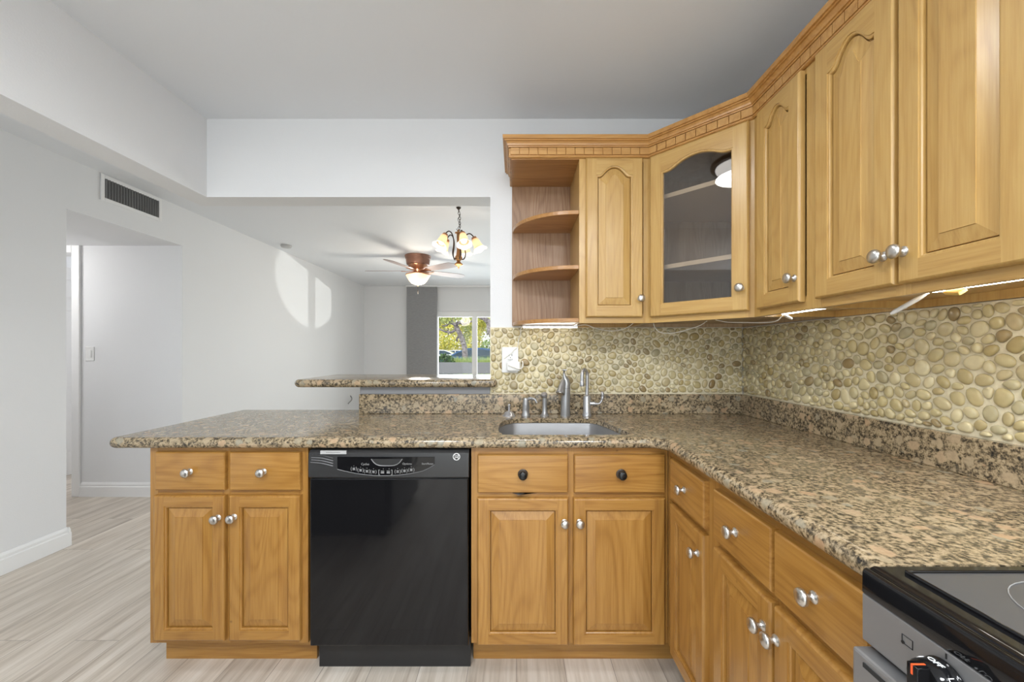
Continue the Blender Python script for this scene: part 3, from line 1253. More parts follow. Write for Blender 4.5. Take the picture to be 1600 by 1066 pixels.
def bullnose_slab(b, pts, wts, z, th, hole=None, hole_th=0.020):
    """slab with rounded edges; z is the top"""
    r = th / 2
    rings = []
    N = 10
    for i in range(N + 1):
        t = -PI / 2 + PI * i / N
        o = r - r * math.cos(t)
        q = poly_off(pts, [o * k for k in wts])
        rings.append([(p[0], p[1], z - r + r * math.sin(t)) for p in q])
    b.loft(rings, True, hole is None, hole is None)
    if hole is not None:
        bm = bmesh.new()
        for ring in (rings[-1], [(p[0], p[1], z) for p in hole]):
            vs = [bm.verts.new(p) for p in ring]
            for i in range(len(vs)):
                bm.edges.new((vs[i], vs[(i + 1) % len(vs)]))
        bmesh.ops.triangle_fill(bm, use_beauty=True, use_dissolve=False, edges=bm.edges[:])
        bm.verts.ensure_lookup_table()
        bm.verts.index_update()
        for dz in (0, -th):
            b.add([(v.co.x, v.co.y, v.co.z + dz) for v in bm.verts], [[v.index for v in f.verts] for f in bm.faces])
        bm.free()
        hr = []
        for dz in (0, -hole_th):
            hr.append([(p[0], p[1], z + dz) for p in hole])
        b.loft(hr, True)


XCL = -1.511
YCF = 1.462
XCR = XR - 0.034
outl, wts = [], []


def add_pts(ps, w):
    for p in ps:
        outl.append(p)
        wts.append(w)


add_pts(arc(XCL + 0.03, YCF + 0.03, 0.03, PI, 1.5 * PI), 1)       # front left corner
add_pts([(XCR - 0.035, YCF)], 1)
add_pts([(XCR, YCF - 0.035)], 1)                                   # inside corner, eased
add_pts([(XCR, 0.592)], 0)
add_pts([(XW - 0.012, 0.592)], 0)
add_pts([(XW - 0.012, YB - 0.010)], 0)
add_pts([(-0.815, YB - 0.010)], 0)
add_pts([(-0.815, 2.20)], 1)
add_pts(arc(XCL + 0.03, 2.20 - 0.03, 0.03, PI / 2, PI), 1)
wts[-1] = 1

hole0 = [(0.415, 1.525), (0.438, 1.545), (0.432, 1.60), (0.410, 1.72), (0.390, 1.80), (0.362, 1.870), (0.30, 1.893), (0.03, 1.893),
         (-0.032, 1.868), (-0.068, 1.80), (-0.075, 1.70), (-0.072, 1.60), (-0.055, 1.545), (-0.02, 1.525)]
hole = [(p.x, p.y) for p in spline([(x, y, 0) for x, y in hole0] + [(hole0[0][0], hole0[0][1], 0)], 5)[:-1]]
area = sum(hole[i - 1][0] * hole[i][1] - hole[i][0] * hole[i - 1][1] for i in range(len(hole)))
if area < 0:
    hole.reverse()
ctop = thing('countertop', 'speckled tan granite worktop running along the peninsula, round the sink and up to the stove', 'countertop', (0, YCF, BZ1))
b = MB()
bullnose_slab(b, outl, wts, CZ, CT, hole)
o = b.build('slab', granite, None, smooth=30)
o.parent = ctop
o.location = (0, -YCF, -BZ1)

# sink bowl
sink = thing('sink', 'stainless steel undermount sink with a rounded D shaped bowl', 'sink', (0.18, 1.70, 0.68))
b = MB()
b.M = Matrix.Translation((-0.18, -1.70, -0.68))
rings = []
for o_, z_ in ((-0.012, CZ - 0.0205), (-0.003, CZ - 0.0205), (0.000, CZ - 0.024), (0.003, 0.76), (0.006, 0.715), (0.016, 0.69), (0.035, 0.682), (0.09, 0.680)):
    rings.append([(p[0], p[1], z_) for p in poly_off(hole, o_)])
b.loft(rings, True, False, True)
b.build('bowl', steel, sink, smooth=50)
b = MB()
b.lathe([(0.045, 0), (0.045, 0.004), (0.036, 0.005), (0.030, 0.001), (0.004, 0.001)], (0.0, 0.02, 0.0005), 24)
b.build('drain', chrome, sink, smooth=40)

# backsplash upstands
ups = thing('granite_upstand', 'low granite strip standing along the wall behind the worktop', 'backsplash', (0, YB, CZ))
b = MB()
b.M = Matrix.Translation((0, -YB, -CZ))
SP0, SPZ = 2.037, 0.993
b.box(-0.806, SP0, CZ, XW - 0.032, YB - 0.001, SPZ)
b.box(XW - 0.032, 0.592, CZ, XW - 0.001, YB - 0.001, SPZ)
b.build('upstand', granite, ups, bevel=0.003)

# bar
bar = thing('bar_top', 'raised granite bar slab on the half wall with a rounded left end', 'bar counter', (-0.5, YB, 1.03))
b = MB()
b.M = Matrix.Translation((0.5, -YB, -1.03))
po, pw = [], []
for p in arc(-1.132 + 0.04, 2.005 + 0.04, 0.04, PI, 1.5 * PI):
    po.append(p); pw.append(1)
for p in arc(-0.098 - 0.02, 2.005 + 0.02, 0.02, 1.5 * PI, 2 * PI):
    po.append(p); pw.append(1)
for p, k in (((-0.098, YB - 0.004), 0), ((-0.140, YB - 0.004), 0), ((-0.140, 2.50), 1)):
    po.append(p); pw.append(k)
for p in arc(-1.132 + 0.04, 2.50 - 0.04, 0.04, PI / 2, PI):
    po.append(p); pw.append(1)
bullnose_slab(b, po, pw, 1.070, 0.040)
b.build('slab', granite, bar, smooth=30)
b = MB()
b.M = Matrix.Translation((0.5, -YB, -1.03))
b.box(-0.806, YB - 0.016, 0.9935, -0.137, YB - 0.0005, 1.0298)
b.build('bar_strip', grey_strip_m, bar)  # dark grey strip between the upstand and the bar slab

# ------------------------------------------------------------------ pebble backsplash


def pebble_field(u0, u1, v0, v1, seed, to_world, name, label, loc):
    rnd = random.Random(seed)
    pts = []
    cell = 0.02
    tries = 0
    grid = {}
    R = lambda: rnd.choice((0.019, 0.023, 0.027, 0.031))
    area = (u1 - u0) * (v1 - v0)
    limit = int(area / 0.00016)
    while tries < limit * 6:
        tries += 1
        p = (rnd.uniform(u0, u1), rnd.uniform(v0, v1))
        r = R()
        gi, gj = int(p[0] / 0.04), int(p[1] / 0.04)
        ok = True
        for i in range(gi - 1, gi + 2):
            for j in range(gj - 1, gj + 2):
                for q in grid.get((i, j), ()):
                    if math.hypot(q[0] - p[0], q[1] - p[1]) < (r + q[2]) * 0.5 * 1.24:
                        ok = False
                        break
                if not ok:
                    break
            if not ok:
                break
        if ok:
            pts.append((p[0], p[1], r))
            grid.setdefault((gi, gj), []).append((p[0], p[1], r))
    b = MB()
    for (px, py, pr) in pts:
        poly = [(px - 0.05, py - 0.05), (px + 0.05, py - 0.05), (px + 0.05, py + 0.05), (px - 0.05, py + 0.05)]
        gi, gj = int(px / 0.04), int(py / 0.04)
        nb = [q for i in range(gi - 2, gi + 3) for j in range(gj - 2, gj + 3) for q in grid.get((i, j), ()) if (q[0], q[1]) != (px, py)]
        cl = [((q[0] - px), (q[1] - py), math.hypot(q[0] - px, q[1] - py), q[2]) for q in nb]
        cuts = []
        for dx, dy, L, qr in cl:
            if L > 0.11:
                continue
            f = pr / (pr + qr)
            cuts.append((px + dx * f, py + dy * f, dx / L, dy / L))
        cuts += [(u0 + 0.003, py, -1, 0), (u1 - 0.003, py, 1, 0), (px, v0 + 0.006, 0, -1), (px, v1 - 0.002, 0, 1)]
        for cx, cy, nx, ny in cuts:
            new = []
            for i in range(len(poly)):
                a, c = poly[i], poly[(i + 1) % len(poly)]
                da = (a[0] - cx) * nx + (a[1] - cy) * ny
                dc = (c[0] - cx) * nx + (c[1] - cy) * ny
                if da <= 0:
                    new.append(a)
                if da * dc < 0:
                    t = da / (da - dc)
                    new.append((a[0] + (c[0] - a[0]) * t, a[1] + (c[1] - a[1]) * t))
            poly = new
            if len(poly) < 3:
                break
        if len(poly) < 3:
            continue
        # centroid and second moments
        A = cxs = cys = 0
        for i in range(len(poly)):
            a, c = poly[i - 1], poly[i]
            k = a[0] * c[1] - c[0] * a[1]
            A += k
            cxs += (a[0] + c[0]) * k
            cys += (a[1] + c[1]) * k
        if abs(A) < 2e-4:
            continue
        cx, cy = cxs / (3 * A), cys / (3 * A)
        sxx = syy = sxy = 0
        for i in range(len(poly)):
            a = (poly[i - 1][0] - cx, poly[i - 1][1] - cy)
            c = (poly[i][0] - cx, poly[i][1] - cy)
            k = a[0] * c[1] - c[0] * a[1]
            sxx += k * (a[0] ** 2 + a[0] * c[0] + c[0] ** 2)
            syy += k * (a[1] ** 2 + a[1] * c[1] + c[1] ** 2)
            sxy += k * (a[0] * c[1] + 2 * a[0] * a[1] + 2 * c[0] * c[1] + c[0] * a[1]) / 2
        sxx, syy, sxy = sxx / (6 * A), syy / (6 * A), sxy / (6 * A)
        th = 0.5 * math.atan2(2 * sxy, sxx - syy)
        mm = (sxx + syy) / 2
        dd = math.hypot((sxx - syy) / 2, sxy)
        ea, eb = 2 * math.sqrt(mm + dd), 2 * math.sqrt(max(mm - dd, 1e-9))
        ea *= rnd.uniform(0.88, 1.10)
        eb *= rnd.uniform(0.68, 0.90)
        hgt = rnd.uniform(0.0070, 0.0120)
        NS = 16
        ring = []
        for i in range(NS):
            t = 2 * PI * i / NS
            # ellipse radius in direction t
            ct, st2 = math.cos(t - th), math.sin(t - th)
            re = ea * eb / math.hypot(eb * ct, ea * st2)
            rp = 1.0
            for k in range(len(poly)):
                a, c = poly[k - 1], poly[k]
                ex, ey = c[0] - a[0], c[1] - a[1]
                den = math.cos(t) * ey - math.sin(t) * ex
                if abs(den) > 1e-9:
                    s = ((a[0] - cx) * ey - (a[1] - cy) * ex) / den
                    if 0 < s < rp:
                        rp = s
            r = min(re, rp * 0.93 - 0.0006)
            ring.append((math.cos(t) * r, math.sin(t) * r))
        ring = [tuple((ring[i - 1][k] + 2 * ring[i][k] + ring[(i + 1) % NS][k]) / 4 for k in (0, 1)) for i in range(NS)]
        tilt = rnd.uniform(-0.08, 0.08)
        rings = []
        for s, hh in ((0.97, -0.002), (1.0, 0.22), (0.965, 0.50), (0.84, 0.77), (0.60, 0.94), (0.28, 1.0)):
            rings.append([to_world(cx + p[0] * s, cy + p[1] * s, (0.001 if hh < 0 else hh * hgt + p[0] * s * tilt * (hh > 0.2))) for p in ring])
        b.loft(rings, True, False, True)
    root = thing(name, label, 'backsplash', loc)
    b.M = None
    loc = Vector(loc)
    b.v = [p - loc for p in b.v]
    pb = b.build('pebbles', pebble_m, root, smooth=60)
    pb['kind'] = 'stuff'
    g = MB()
    g.M = Matrix.Translation(-loc)
    q = [to_world(u0, v0, 0.0), to_world(u1, v0, 0.0), to_world(u1, v1, 0.0), to_world(u0, v1, 0.0)]
    q2 = [to_world(u0, v0, -0.009), to_world(u1, v0, -0.009), to_world(u1, v1, -0.009), to_world(u0, v1, -0.009)]
    g.loft([q2, q], True, True, True)
    g.build('grout', grout_m, root)
    return root


pebble_field(-0.136, XW - 0.012, SPZ, 1.3365, 5, lambda u, v, h: (u, YB - 0.0095 - h, v), 'pebble_backsplash',
             'cream pebble stone backsplash on the wall behind the sink', (0.5, YB, SPZ))
pebble_field(-0.30, YB - 0.012, SPZ, 1.3345, 9, lambda u, v, h: (XW - 0.0095 - h, u, v), 'pebble_backsplash',
             'cream pebble stone backsplash along the right wall above the long worktop', (XW, 1.0, SPZ))

# ------------------------------------------------------------------ dishwasher
DWF = 1.478
dx0, dx1 = bx(483.5, DWF), bx(732.5, DWF)
dw = thing('dishwasher', 'black built-in dishwasher between the two peninsula cabinets', 'dishwasher', (dx0, DWF, 0))
dwW = dx1 - dx0


def dz(py):
    return CAMZ - (py - VPY) * DWF / FPX


zt, zp, zb = dz(703), dz(747), dz(1010)
b = MB()
b.box(0.004, 0.03, 0.10, dwW - 0.004, 0.56, zt)
b.build('tub', black_satin, dw)
b = MB()
b.box(0.002, 0, zb, dwW - 0.002, 0.030, zp - 0.002)
b.build('door', black_gloss, dw, bevel=0.004)
b = MB()
b.box(0.010, 0.055, 0.0, dwW - 0.0, 0.07, zb - 0.004)
b.build('kick_plate', black_satin, dw)
# control panel: slightly bowed front
b = MB()
rows = [(0.0, zp), (-0.006, zp + 0.006), (-0.0075, zp + 0.05), (-0.004, zt - 0.012), (0.003, zt - 0.004), (0.010, zt)]
ringsx = []
for i in range(13):
    x = dwW * i / 12
    bow = -0.004 * math.sin(PI * i / 12)
    ringsx.append([(x, y + bow, z) for y, z in rows] + [(x, 0.030, zt), (x, 0.030, zp)])
b.loft(ringsx, True, True, True)
cp = b.build('control_panel', black_panel, dw, smooth=35)


def dwx(px):
    return (px - VPX) * DWF / FPX - dx0


def panel_y(x):
    return -0.0078 - 0.004 * math.sin(PI * x / dwW)


# smile shaped inset
b = MB()
top, bot_ = [], []
for i in range(17):
    t = i / 16
    px = 529 + (680 - 529) * t
    x = dwx(px)
    zlow = dz(731 + 11 * (1 - (2 * t - 0.95) ** 2) - (5 if t > 0.9 else 0) * (t - 0.9) * 10)
    top.append((x, panel_y(x), dz(713)))
    bot_.append((x, panel_y(x), zlow))
fr = [(p[0], p[1] - 0.0006, p[2]) for p in bot_ + top[::-1]]
bk = [(p[0], p[1] + 0.006, p[2]) for p in bot_ + top[::-1]]
b.loft([bk, fr], True, True, True)
b.build('display_inset', black_gloss, cp)
b = MB()
b.tube([(p[0], p[1] - 0.0005, p[2]) for p in bot_], 0.0011, 6)
b.build('inset_rim', plain('grey_rim', (0.16, 0.16, 0.165), 0.3), cp, smooth=50)
# handle pocket
b = MB()
pk = []
for i in range(13):
    t = i / 12
    pk.append((582 + (630 - 582) * t, 716 + 10.5 * (1 - (2 * t - 1) ** 4)))
b.tube([(dwx(px), panel_y(dwx(px)) - 0.0012, dz(py)) for px, py in pk], 0.0016, 6)
b.build('handle_lip', plain('grey_lip', (0.22, 0.22, 0.225), 0.25), cp, smooth=50)
b = MB()
fr = [(dwx(px), panel_y(dwx(px)) - 0.0009, dz(py)) for px, py in pk]
bk = [(p[0], p[1] + 0.005, p[2]) for p in fr]
b.loft([bk, fr], True, True, True)
b.build('handle_pocket', dark_void, cp)
# vent louvres on the left
for k in range(4):
    b = MB()
    pts = [(488 + 1.2 * (k == 3) * -1, 710.6 + k * 3.7), (505, 711.4 + k * 4.0), (522, 715.4 + k * 4.0)]
    b.tube(spline([(dwx(px), panel_y(dwx(px)) + 0.0012, dz(py)) for px, py in pts], 5), 0.0021, 6)
    b.build('vent_louver', black_panel if k < 1 else plain('vent_grey', (0.12, 0.12, 0.125), 0.3), cp, smooth=50)
# sticker
b = MB()
xx0, xx1 = dwx(503), dwx(543)
b.box(xx0, -0.0120, dz(708.6), xx1, -0.0040, dz(703.4))
stk = b.build('sticker', plain('silver_sticker', (0.46, 0.46, 0.46), 0.4), cp)
stk['label'] = 'small silver sticker'
b = MB()
for k in range(9):
    b.box(dwx(512 + k * 2.5), -0.0124, dz(706.6), dwx(513.8 + k * 2.5), -0.0118, dz(705.4))
b.build('sticker_print', plain('sticker_grey', (0.22, 0.22, 0.22), 0.5), stk)
# printed words and buttons
Mrot = Matrix.Rotation(PI / 2, 4, 'X')


def dw_text(name, s, px, py, size, mat=grey_print, parent=cp, shear=0.0, lift=0.0014):
    x = dwx(px)
    M = Matrix.Translation((x, panel_y(x) - lift, dz(py))) @ Mrot
    return text_mesh(name, s, size, mat, parent, M, 0.0003, shear=shear)


dw_text('cycles_lettering', 'Cycles', 572.5, 724, 0.0115)
dw_text('options_lettering', 'Options', 637.5, 723.5, 0.0105)
dw_text('start_lettering', 'Start/Reset', 669, 723.5, 0.0095)
btn = [(555, 731), (565.5, 733), (575.5, 734.5), (585.5, 735.5), (623, 735), (633.5, 734), (644, 732.5)]
for px, py in btn:
    x = dwx(px)
    t_ = dw_text('button_lettering', '(   )', px, py, 0.017)
    b = MB()
    y_ = panel_y(x) - 0.0016
    b.box(x - 0.0050, y_, dz(py - 0.4), x + 0.0050, y_ + 0.001, dz(py - 1.3))
    b.box(x - 0.0038, y_, dz(py + 0.9), x + 0.0038, y_ + 0.001, dz(py + 0.1))
    b.box(x - 0.0048, y_, dz(py + 2.2), x + 0.0048, y_ + 0.001, dz(py + 1.4))
    b.lathe([(0.0011, 0), (0.0011, 0.001)], (x, y_ + 0.001, dz(py - 4.2)), 8, 'Y')
    b.build('button_print', grey_print, cp)
# the wide start button
for k, (px, py) in enumerate(((599.5, 736), (608.5, 736))):
    x = dwx(px)
    b = MB()
    y_ = panel_y(x) - 0.0016
    b.box(x - 0.006, y_, dz(py - 0.6), x + 0.006, y_ + 0.001, dz(py - 1.7))
    b.box(x - 0.006, y_, dz(py + 2.2), x + 0.006, y_ + 0.001, dz(py + 0.5))
    b.lathe([(0.0012, 0), (0.0012, 0.001)], (x + 0.003, y_ + 0.001, dz(py - 4.6)), 8, 'Y')
    b.build('button_print', grey_print, cp)
dw_text('button_bracket', '[', 594, 736, 0.021)
dw_text('button_bracket', ']', 614, 736, 0.021)
# round badge with monogram
bxp, bzp = dwx(713.8), dz(713)
b = MB()
b.lathe([(0.0135, 0), (0.0135, 0.0016), (0.0128, 0.002), (0.0004, 0.002)], (bxp, panel_y(bxp) + 0.003, bzp), 28, 'Y')
bd = b.build('badge', plain('badge_black', (0.03, 0.03, 0.03), 0.3), cp, smooth=40)
b = MB()
b.tube([(bxp + 0.0122 * math.cos(2 * PI * i / 32), panel_y(bxp) + 0.0004, bzp + 0.0122 * math.sin(2 * PI * i / 32)) for i in range(33)], 0.0013, 6)
for k in range(4):
    a = PI / 4 + k * PI / 2
    b.tube(spline([(bxp + r * math.cos(a + da), panel_y(bxp) + 0.0002, bzp + r * math.sin(a + da)) for r, da in ((0.0115, -0.35), (0.0088, -0.1), (0.0092, 0.25), (0.0105, 0.2))], 4), 0.0006, 5)
b.build('badge_ring', white_print, bd, smooth=50)
M = Matrix.Translation((bxp - 0.0004, panel_y(bxp) - 0.0002, bzp)) @ Mrot
text_mesh('badge_monogram', 'GE', 0.0135, white_print, bd, M, 0.0004, shear=0.35)

# ------------------------------------------------------------------ range
RX0, RY1, RY0 = 0.506, 0.585, -0.175
rng = thing('stove', 'black topped stainless steel electric stove at the lower right corner', 'stove', (0.8, 0.2, 0))
Mr = Matrix.Translation((-0.8, -0.2, 0))


def rb():
    b = MB()
    b.M = Mr
    return b


b = rb()
b.box(RX0 + 0.03, RY0, 0.02, 1.145, RY1, 0.86)
b.build('body', steel, rng)
b = rb()          # black cooktop frame with rounded front
pr = [(RX0 + 0.035, 0.857), (RX0 + 0.002, 0.857), (RX0, 0.860), (RX0 + 0.0005, 0.888), (RX0 + 0.003, 0.893), (RX0 + 0.007, 0.8945), (RX0 + 0.010, 0.893),
      (RX0 + 0.013, 0.8945), (RX0 + 0.018, 0.8965), (RX0 + 0.026, 0.8955), (1.145, 0.8955), (1.145, 0.857)]
b.loft([[(x, RY0, z) for x, z in pr], [(x, RY1, z) for x, z in pr]], True, True, True)
b.build('cooktop', black_gloss, rng, smooth=35, bevel=0.002)
b = rb()          # raised rim
rim = [(RX0 + 0.048, RY1 - 0.019), (1.09, RY1 - 0.019), (1.09, RY0 + 0.019), (RX0 + 0.048, RY0 + 0.019)]
rim = [p for c_, p0 in zip(((-1, 1), (1, 1), (1, -1), (-1, -1)), rim) for p in [p0]]
b.tube([(p[0], p[1], 0.897) for p in rim] + [(rim[0][0], rim[0][1], 0.897)], 0.0030, 8)
b.build('rim', black_gloss, rng, smooth=60)
b = rb()
b.box(RX0 + 0.050, RY0 + 0.021, 0.8950, 1.088, RY1 - 0.021, 0.8970)
gl = b.build('glass_top', plain('grey_black_ceramic', (0.085, 0.085, 0.088), 0.20), rng)
for (cx, cy, r) in ((0.700, 0.452, 0.090), (0.715, 0.02, 0.115), (0.97, 0.38, 0.085), (0.97, 0.03, 0.085)):
    b = rb()
    for rr in (r, r * 0.6):
        pts = [(cx + rr * math.cos(2 * PI * i / 40), cy + rr * math.sin(2 * PI * i / 40), 0.8977) for i in range(41)]
        b.tube(pts, 0.0007, 5)
    b.build('burner_ring', grey_print, gl)
b = rb()          # control panel
pr = [(RX0 + 0.001, 0.857), (RX0 + 0.001, 0.790), (RX0 + 0.008, 0.786), (RX0 + 0.035, 0.786), (RX0 + 0.035, 0.857)]
b.loft([[(x, RY0, z) for x, z in pr], [(x, RY1, z) for x, z in pr]], True, True, True)
cpl = b.build('control_panel', steel, rng, bevel=0.0015)
b = rb()
b.box(RX0 - 0.014, RY0, 0.16, RX0 + 0.035, RY1 + 0.0, 0.780)
od = b.build('oven_door', steel, rng, bevel=0.004)
b = rb()
for k in range(4):
    y1_ = RY1 - 0.02 - k * 0.17
    b.box(RX0 - 0.0155, y1_ - 0.13, 0.764, RX0 - 0.012, y1_, 0.770)
b.build('vent_slot', dark_void, od)
b = rb()
b.tube([(RX0 - 0.05, RY0 + 0.06, 0.70), (RX0 - 0.05, RY1 - 0.06, 0.70)], 0.011, 14)
for y_ in (RY0 + 0.09, RY1 - 0.09):
    b.tube([(RX0 - 0.05, y_, 0.70), (RX0 - 0.01, y_, 0.70)], 0.009, 10)
b.build('handle', steel, od, smooth=60)
b = rb()
b.box(RX0 - 0.0, RY0, 0.02, RX0 + 0.03, RY1, 0.15)
b.build('drawer', steel, rng, bevel=0.003)
b = rb()
b.box(1.10, RY0, 0.897, 1.145, RY1, 1.00)
b.build('back_guard', black_satin, rng, bevel=0.004)
# knobs on the panel
Mtop = Matrix.Rotation(-PI / 2, 4, 'Z')
for i, ky in enumerate((0.470, 0.360, 0.06, -0.05)):
    kz = 0.820
    b = rb()
    b.lathe([(0.026, 0), (0.026, 0.003), (0.0245, 0.004), (0.0235, 0.022), (0.021, 0.026), (0.001, 0.026)], (RX0, ky, kz), 28, 'X')
    b.box(RX0 - 0.040, ky - 0.0065, kz - 0.021, RX0 - 0.024, ky + 0.0065, kz + 0.0215)
    kb = b.build('knob', black_gloss, rng, smooth=40, bevel=0.001)
    b = rb()
    b.box(RX0 - 0.0404, ky - 0.0012, kz + 0.010, RX0 - 0.0395, ky + 0.0012, kz + 0.0218)
    b.box(RX0 - 0.0404, ky - 0.0012, kz + 0.0212, RX0 - 0.022, ky + 0.0012, kz + 0.0219)
    b.build('pointer', orange_print, kb)
    # lettering wrapped on the skirt
    for s, ang in (('OFF', 0.0), ('HI', -0.9), ('LO', 0.95)):
        R_ = 0.0243
        M = Mr @ Matrix.Translation((RX0 - 0.0125, ky, kz)) @ Matrix.Rotation(ang, 4, 'X') @ Matrix.Translation((0, 0, R_)) @ Mtop @ Matrix.Scale(1, 4)
        text_mesh('knob_lettering', s, 0.0095, white_print, kb, M, 0.0004)
    # burner position icon above the knob
    iy, iz = ky + 0.047, kz + 0.014
    b = rb()
    hw, hh = 0.0070, 0.0055
    q = [(RX0 + 0.0007, iy + hw, iz - hh), (RX0 + 0.0007, iy - hw, iz - hh), (RX0 + 0.0007, iy - hw, iz + hh), (RX0 + 0.0007, iy + hw, iz + hh)]
    b.tube(q + [q[0]], 0.0007, 4)
    b.build('burner_icon', black_satin, cpl)
    b = rb()
    b.lathe([(0.0022, 0), (0.0022, 0.0009)], (RX0 + 0.0008, iy + hw * 0.8, iz - hh * 0.8), 10, 'X')
    b.build('icon_dot', black_satin, cpl)
    b = rb()
    b.box(RX0 - 0.0002, ky - 0.0006, kz + 0.028, RX0 + 0.001, ky + 0.0006, kz + 0.034)
    b.build('index_mark', black_satin, cpl)

# ------------------------------------------------------------------ taps on the worktop


def tapx(px, d):
    return (px - VPX) * d / FPX


TY = 1.972
# round chrome air-gap / stopper
t = thing('sink_button', 'small round chrome button with a stem, leftmost on the worktop behind the sink', 'sink fitting', (tapx(795.5, TY), TY, CZ))
b = MB()
b.lathe([(0.033, 0), (0.033, 0.004), (0.030, 0.007), (0.027, 0.009), (0.023, 0.017), (0.012, 0.024), (0.002, 0.026)], (0, 0, 0), 28)
b.build('base', chrome, t, smooth=40)
b = MB()
b.lathe([(0.006, 0.022), (0.0055, 0.045), (0.008, 0.047), (0.008, 0.055), (0.003, 0.060)], (0, 0, 0), 16)
b.build('stem', chrome, t, smooth=40)
# soap dispenser
t = thing('soap_dispenser', 'brushed steel soap pump with a curved spout beside the round chrome button', 'soap dispenser', (tapx(821.5, TY), TY, CZ))
b = MB()
b.lathe([(0.022, 0), (0.022, 0.006), (0.0185, 0.014), (0.0165, 0.036), (0.0175, 0.040), (0.0165, 0.044), (0.017, 0.048), (0.016, 0.064), (0.0135, 0.078), (0.013, 0.086), (0.010, 0.090), (0.001, 0.0905)],
        (0, 0, 0), 24)
b.build('body', nickel_dk, t, smooth=40)
b = MB()
b.tube(spline([(0.006, -0.004, 0.082), (0.026, -0.012, 0.088), (0.044, -0.020, 0.084), (0.054, -0.024, 0.068)], 6), [0.008] * 6 + [0.0065] * 6 + [0.0055] * 7, 12)
b.build('spout', nickel_dk, t, smooth=60)
# side spray
t = thing('side_sprayer', 'slim brushed steel side spray between the soap pump and the tall tap', 'sprayer', (tapx(851, TY), TY, CZ))
b = MB()
b.lathe([(0.023, 0), (0.023, 0.004), (0.016, 0.010), (0.0125, 0.024), (0.0115, 0.055), (0.0118, 0.085), (0.0125, 0.096)], (0, 0, 0), 24)
b.build('body', nickel_dk, t, smooth=40)
b = MB()
b.lathe([(0.0125, 0), (0.0145, 0.006), (0.016, 0.016), (0.013, 0.022), (0.001, 0.023)], (0, 0, 0), 20)
hd = b.build('spray_head', chrome, t, smooth=40, loc=(0.0, 0.002, 0.094))
hd.rotation_euler = (math.radians(35), math.radians(-12), 0)
# main tap
t = thing('kitchen_faucet', 'tall brushed steel kitchen tap with a pull-out spray head hanging on its left', 'faucet', (tapx(883.5, TY), TY, CZ))
b = MB()
ringsf = []
for z_, rx_, cxo in ((0, 0.0245, -0.001), (0.006, 0.0245, -0.001), (0.04, 0.0235, 0.0), (0.10, 0.0225, 0.001), (0.135, 0.0215, 0.002), (0.160, 0.0200, 0.004), (0.180, 0.0165, 0.002),
                    (0.194, 0.011, -0.003), (0.202, 0.0068, -0.006), (0.212, 0.0055, -0.007), (0.216, 0.0045, -0.007)):
    ringsf.append([(cxo + rx_ * math.cos(2 * PI * i / 24), rx_ * math.sin(2 * PI * i / 24), z_) for i in range(24)])
b.loft(ringsf, True, True, True)
b.build('body', nickel_dk, t, smooth=50)
b = MB()       # spray head leaning out of the body
b.lathe([(0.0215, 0), (0.0215, 0.003), (0.0200, 0.006), (0.0165, 0.035), (0.0140, 0.058), (0.0105, 0.072), (0.002, 0.080)], (0, 0, 0), 22)
sh = b.build('spray_head', nickel_dk, t, smooth=40, loc=(-0.031, -0.040, 0.116))
sh.rotation_euler = (math.radians(-26), math.radians(19), 0)
b = MB()
b.lathe([(0.0165, 0), (0.0165, -0.004), (0.002, -0.004)], (0, 0, 0), 20)
sf = b.build('nozzle_face', nickel, sh, smooth=40)
b = MB()       # lever on top
b.tube(spline([(-0.007, 0, 0.210), (-0.007, -0.006, 0.222), (-0.007, -0.020, 0.229)], 5), 0.0045, 10)
b.tube([(-0.017, -0.020, 0.228), (0.004, -0.020, 0.228)], 0.0042, 10)
b.build('lever', nickel_dk, t, smooth=60)
b = MB()
b.tube([(0.004 + 0.0212 * math.cos(2 * PI * i / 24) - 0.002, 0.0212 * math.sin(2 * PI * i / 24), 0.138) for i in range(25)], 0.0007, 5)
b.build('seam_ring', bronze, t)
# filter tap
t = thing('filter_faucet', 'polished chrome filter tap with a gooseneck spout and a side lever, rightmost of the taps', 'faucet', (tapx(917, TY), TY, CZ))
b = MB()
b.lathe([(0.0225, 0), (0.0225, 0.010), (0.0205, 0.014), (0.0205, 0.024), (0.019, 0.028), (0.0185, 0.092), (0.0165, 0.100), (0.009, 0.106), (0.0075, 0.112)], (0, 0, 0), 24)
b.build('body', chrome, t, smooth=35)
b = MB()
pts = [(0, 0, 0.106), (0.001, 0, 0.150), (0.001, -0.002, 0.190)]
for i in range(9):
    a = PI * i / 8
    pts.append((0.001 - 0.0165 * (1 - math.cos(a)), -0.002 - 0.024 * (1 - math.cos(a)), 0.200 + 0.030 * math.sin(a)))
pts += [(-0.032, -0.050, 0.182), (-0.032, -0.050, 0.162)]
b.tube(spline(pts, 4), 0.0088, 14)
b.lathe([(0.0100, 0), (0.0108, 0.004), (0.0105, 0.020), (0.0088, 0.026)], (-0.032, -0.050, 0.150), 16)
b.build('spout', chrome, t, smooth=60)
b = MB()
b.tube([(0.012, 0, 0.062), (0.040, -0.002, 0.062)], 0.0105, 14)
b.tube([(0.036, -0.002, 0.062), (0.052, -0.003, 0.060)], 0.0065, 12)
b.build('valve', chrome, t, smooth=50)
b = MB()
b.tube(spline([(0.048, -0.003, 0.058), (0.064, -0.004, 0.064), (0.074, -0.005, 0.082), (0.077, -0.005, 0.100), (0.074, -0.005, 0.122)], 5),
       [0.005] * 6 + [0.0055] * 5 + [0.0075] * 5 + [0.008] * 3 + [0.006, 0.003], 12)
b.build('lever', chrome, t, smooth=60)

# ------------------------------------------------------------------ outlet, adapter, cables, light bars
WY = YB - 0.0175


def wp(px, py, d):
    return ((px - VPX) * d / FPX, d, CAMZ - (py - VPY) * d / FPX)


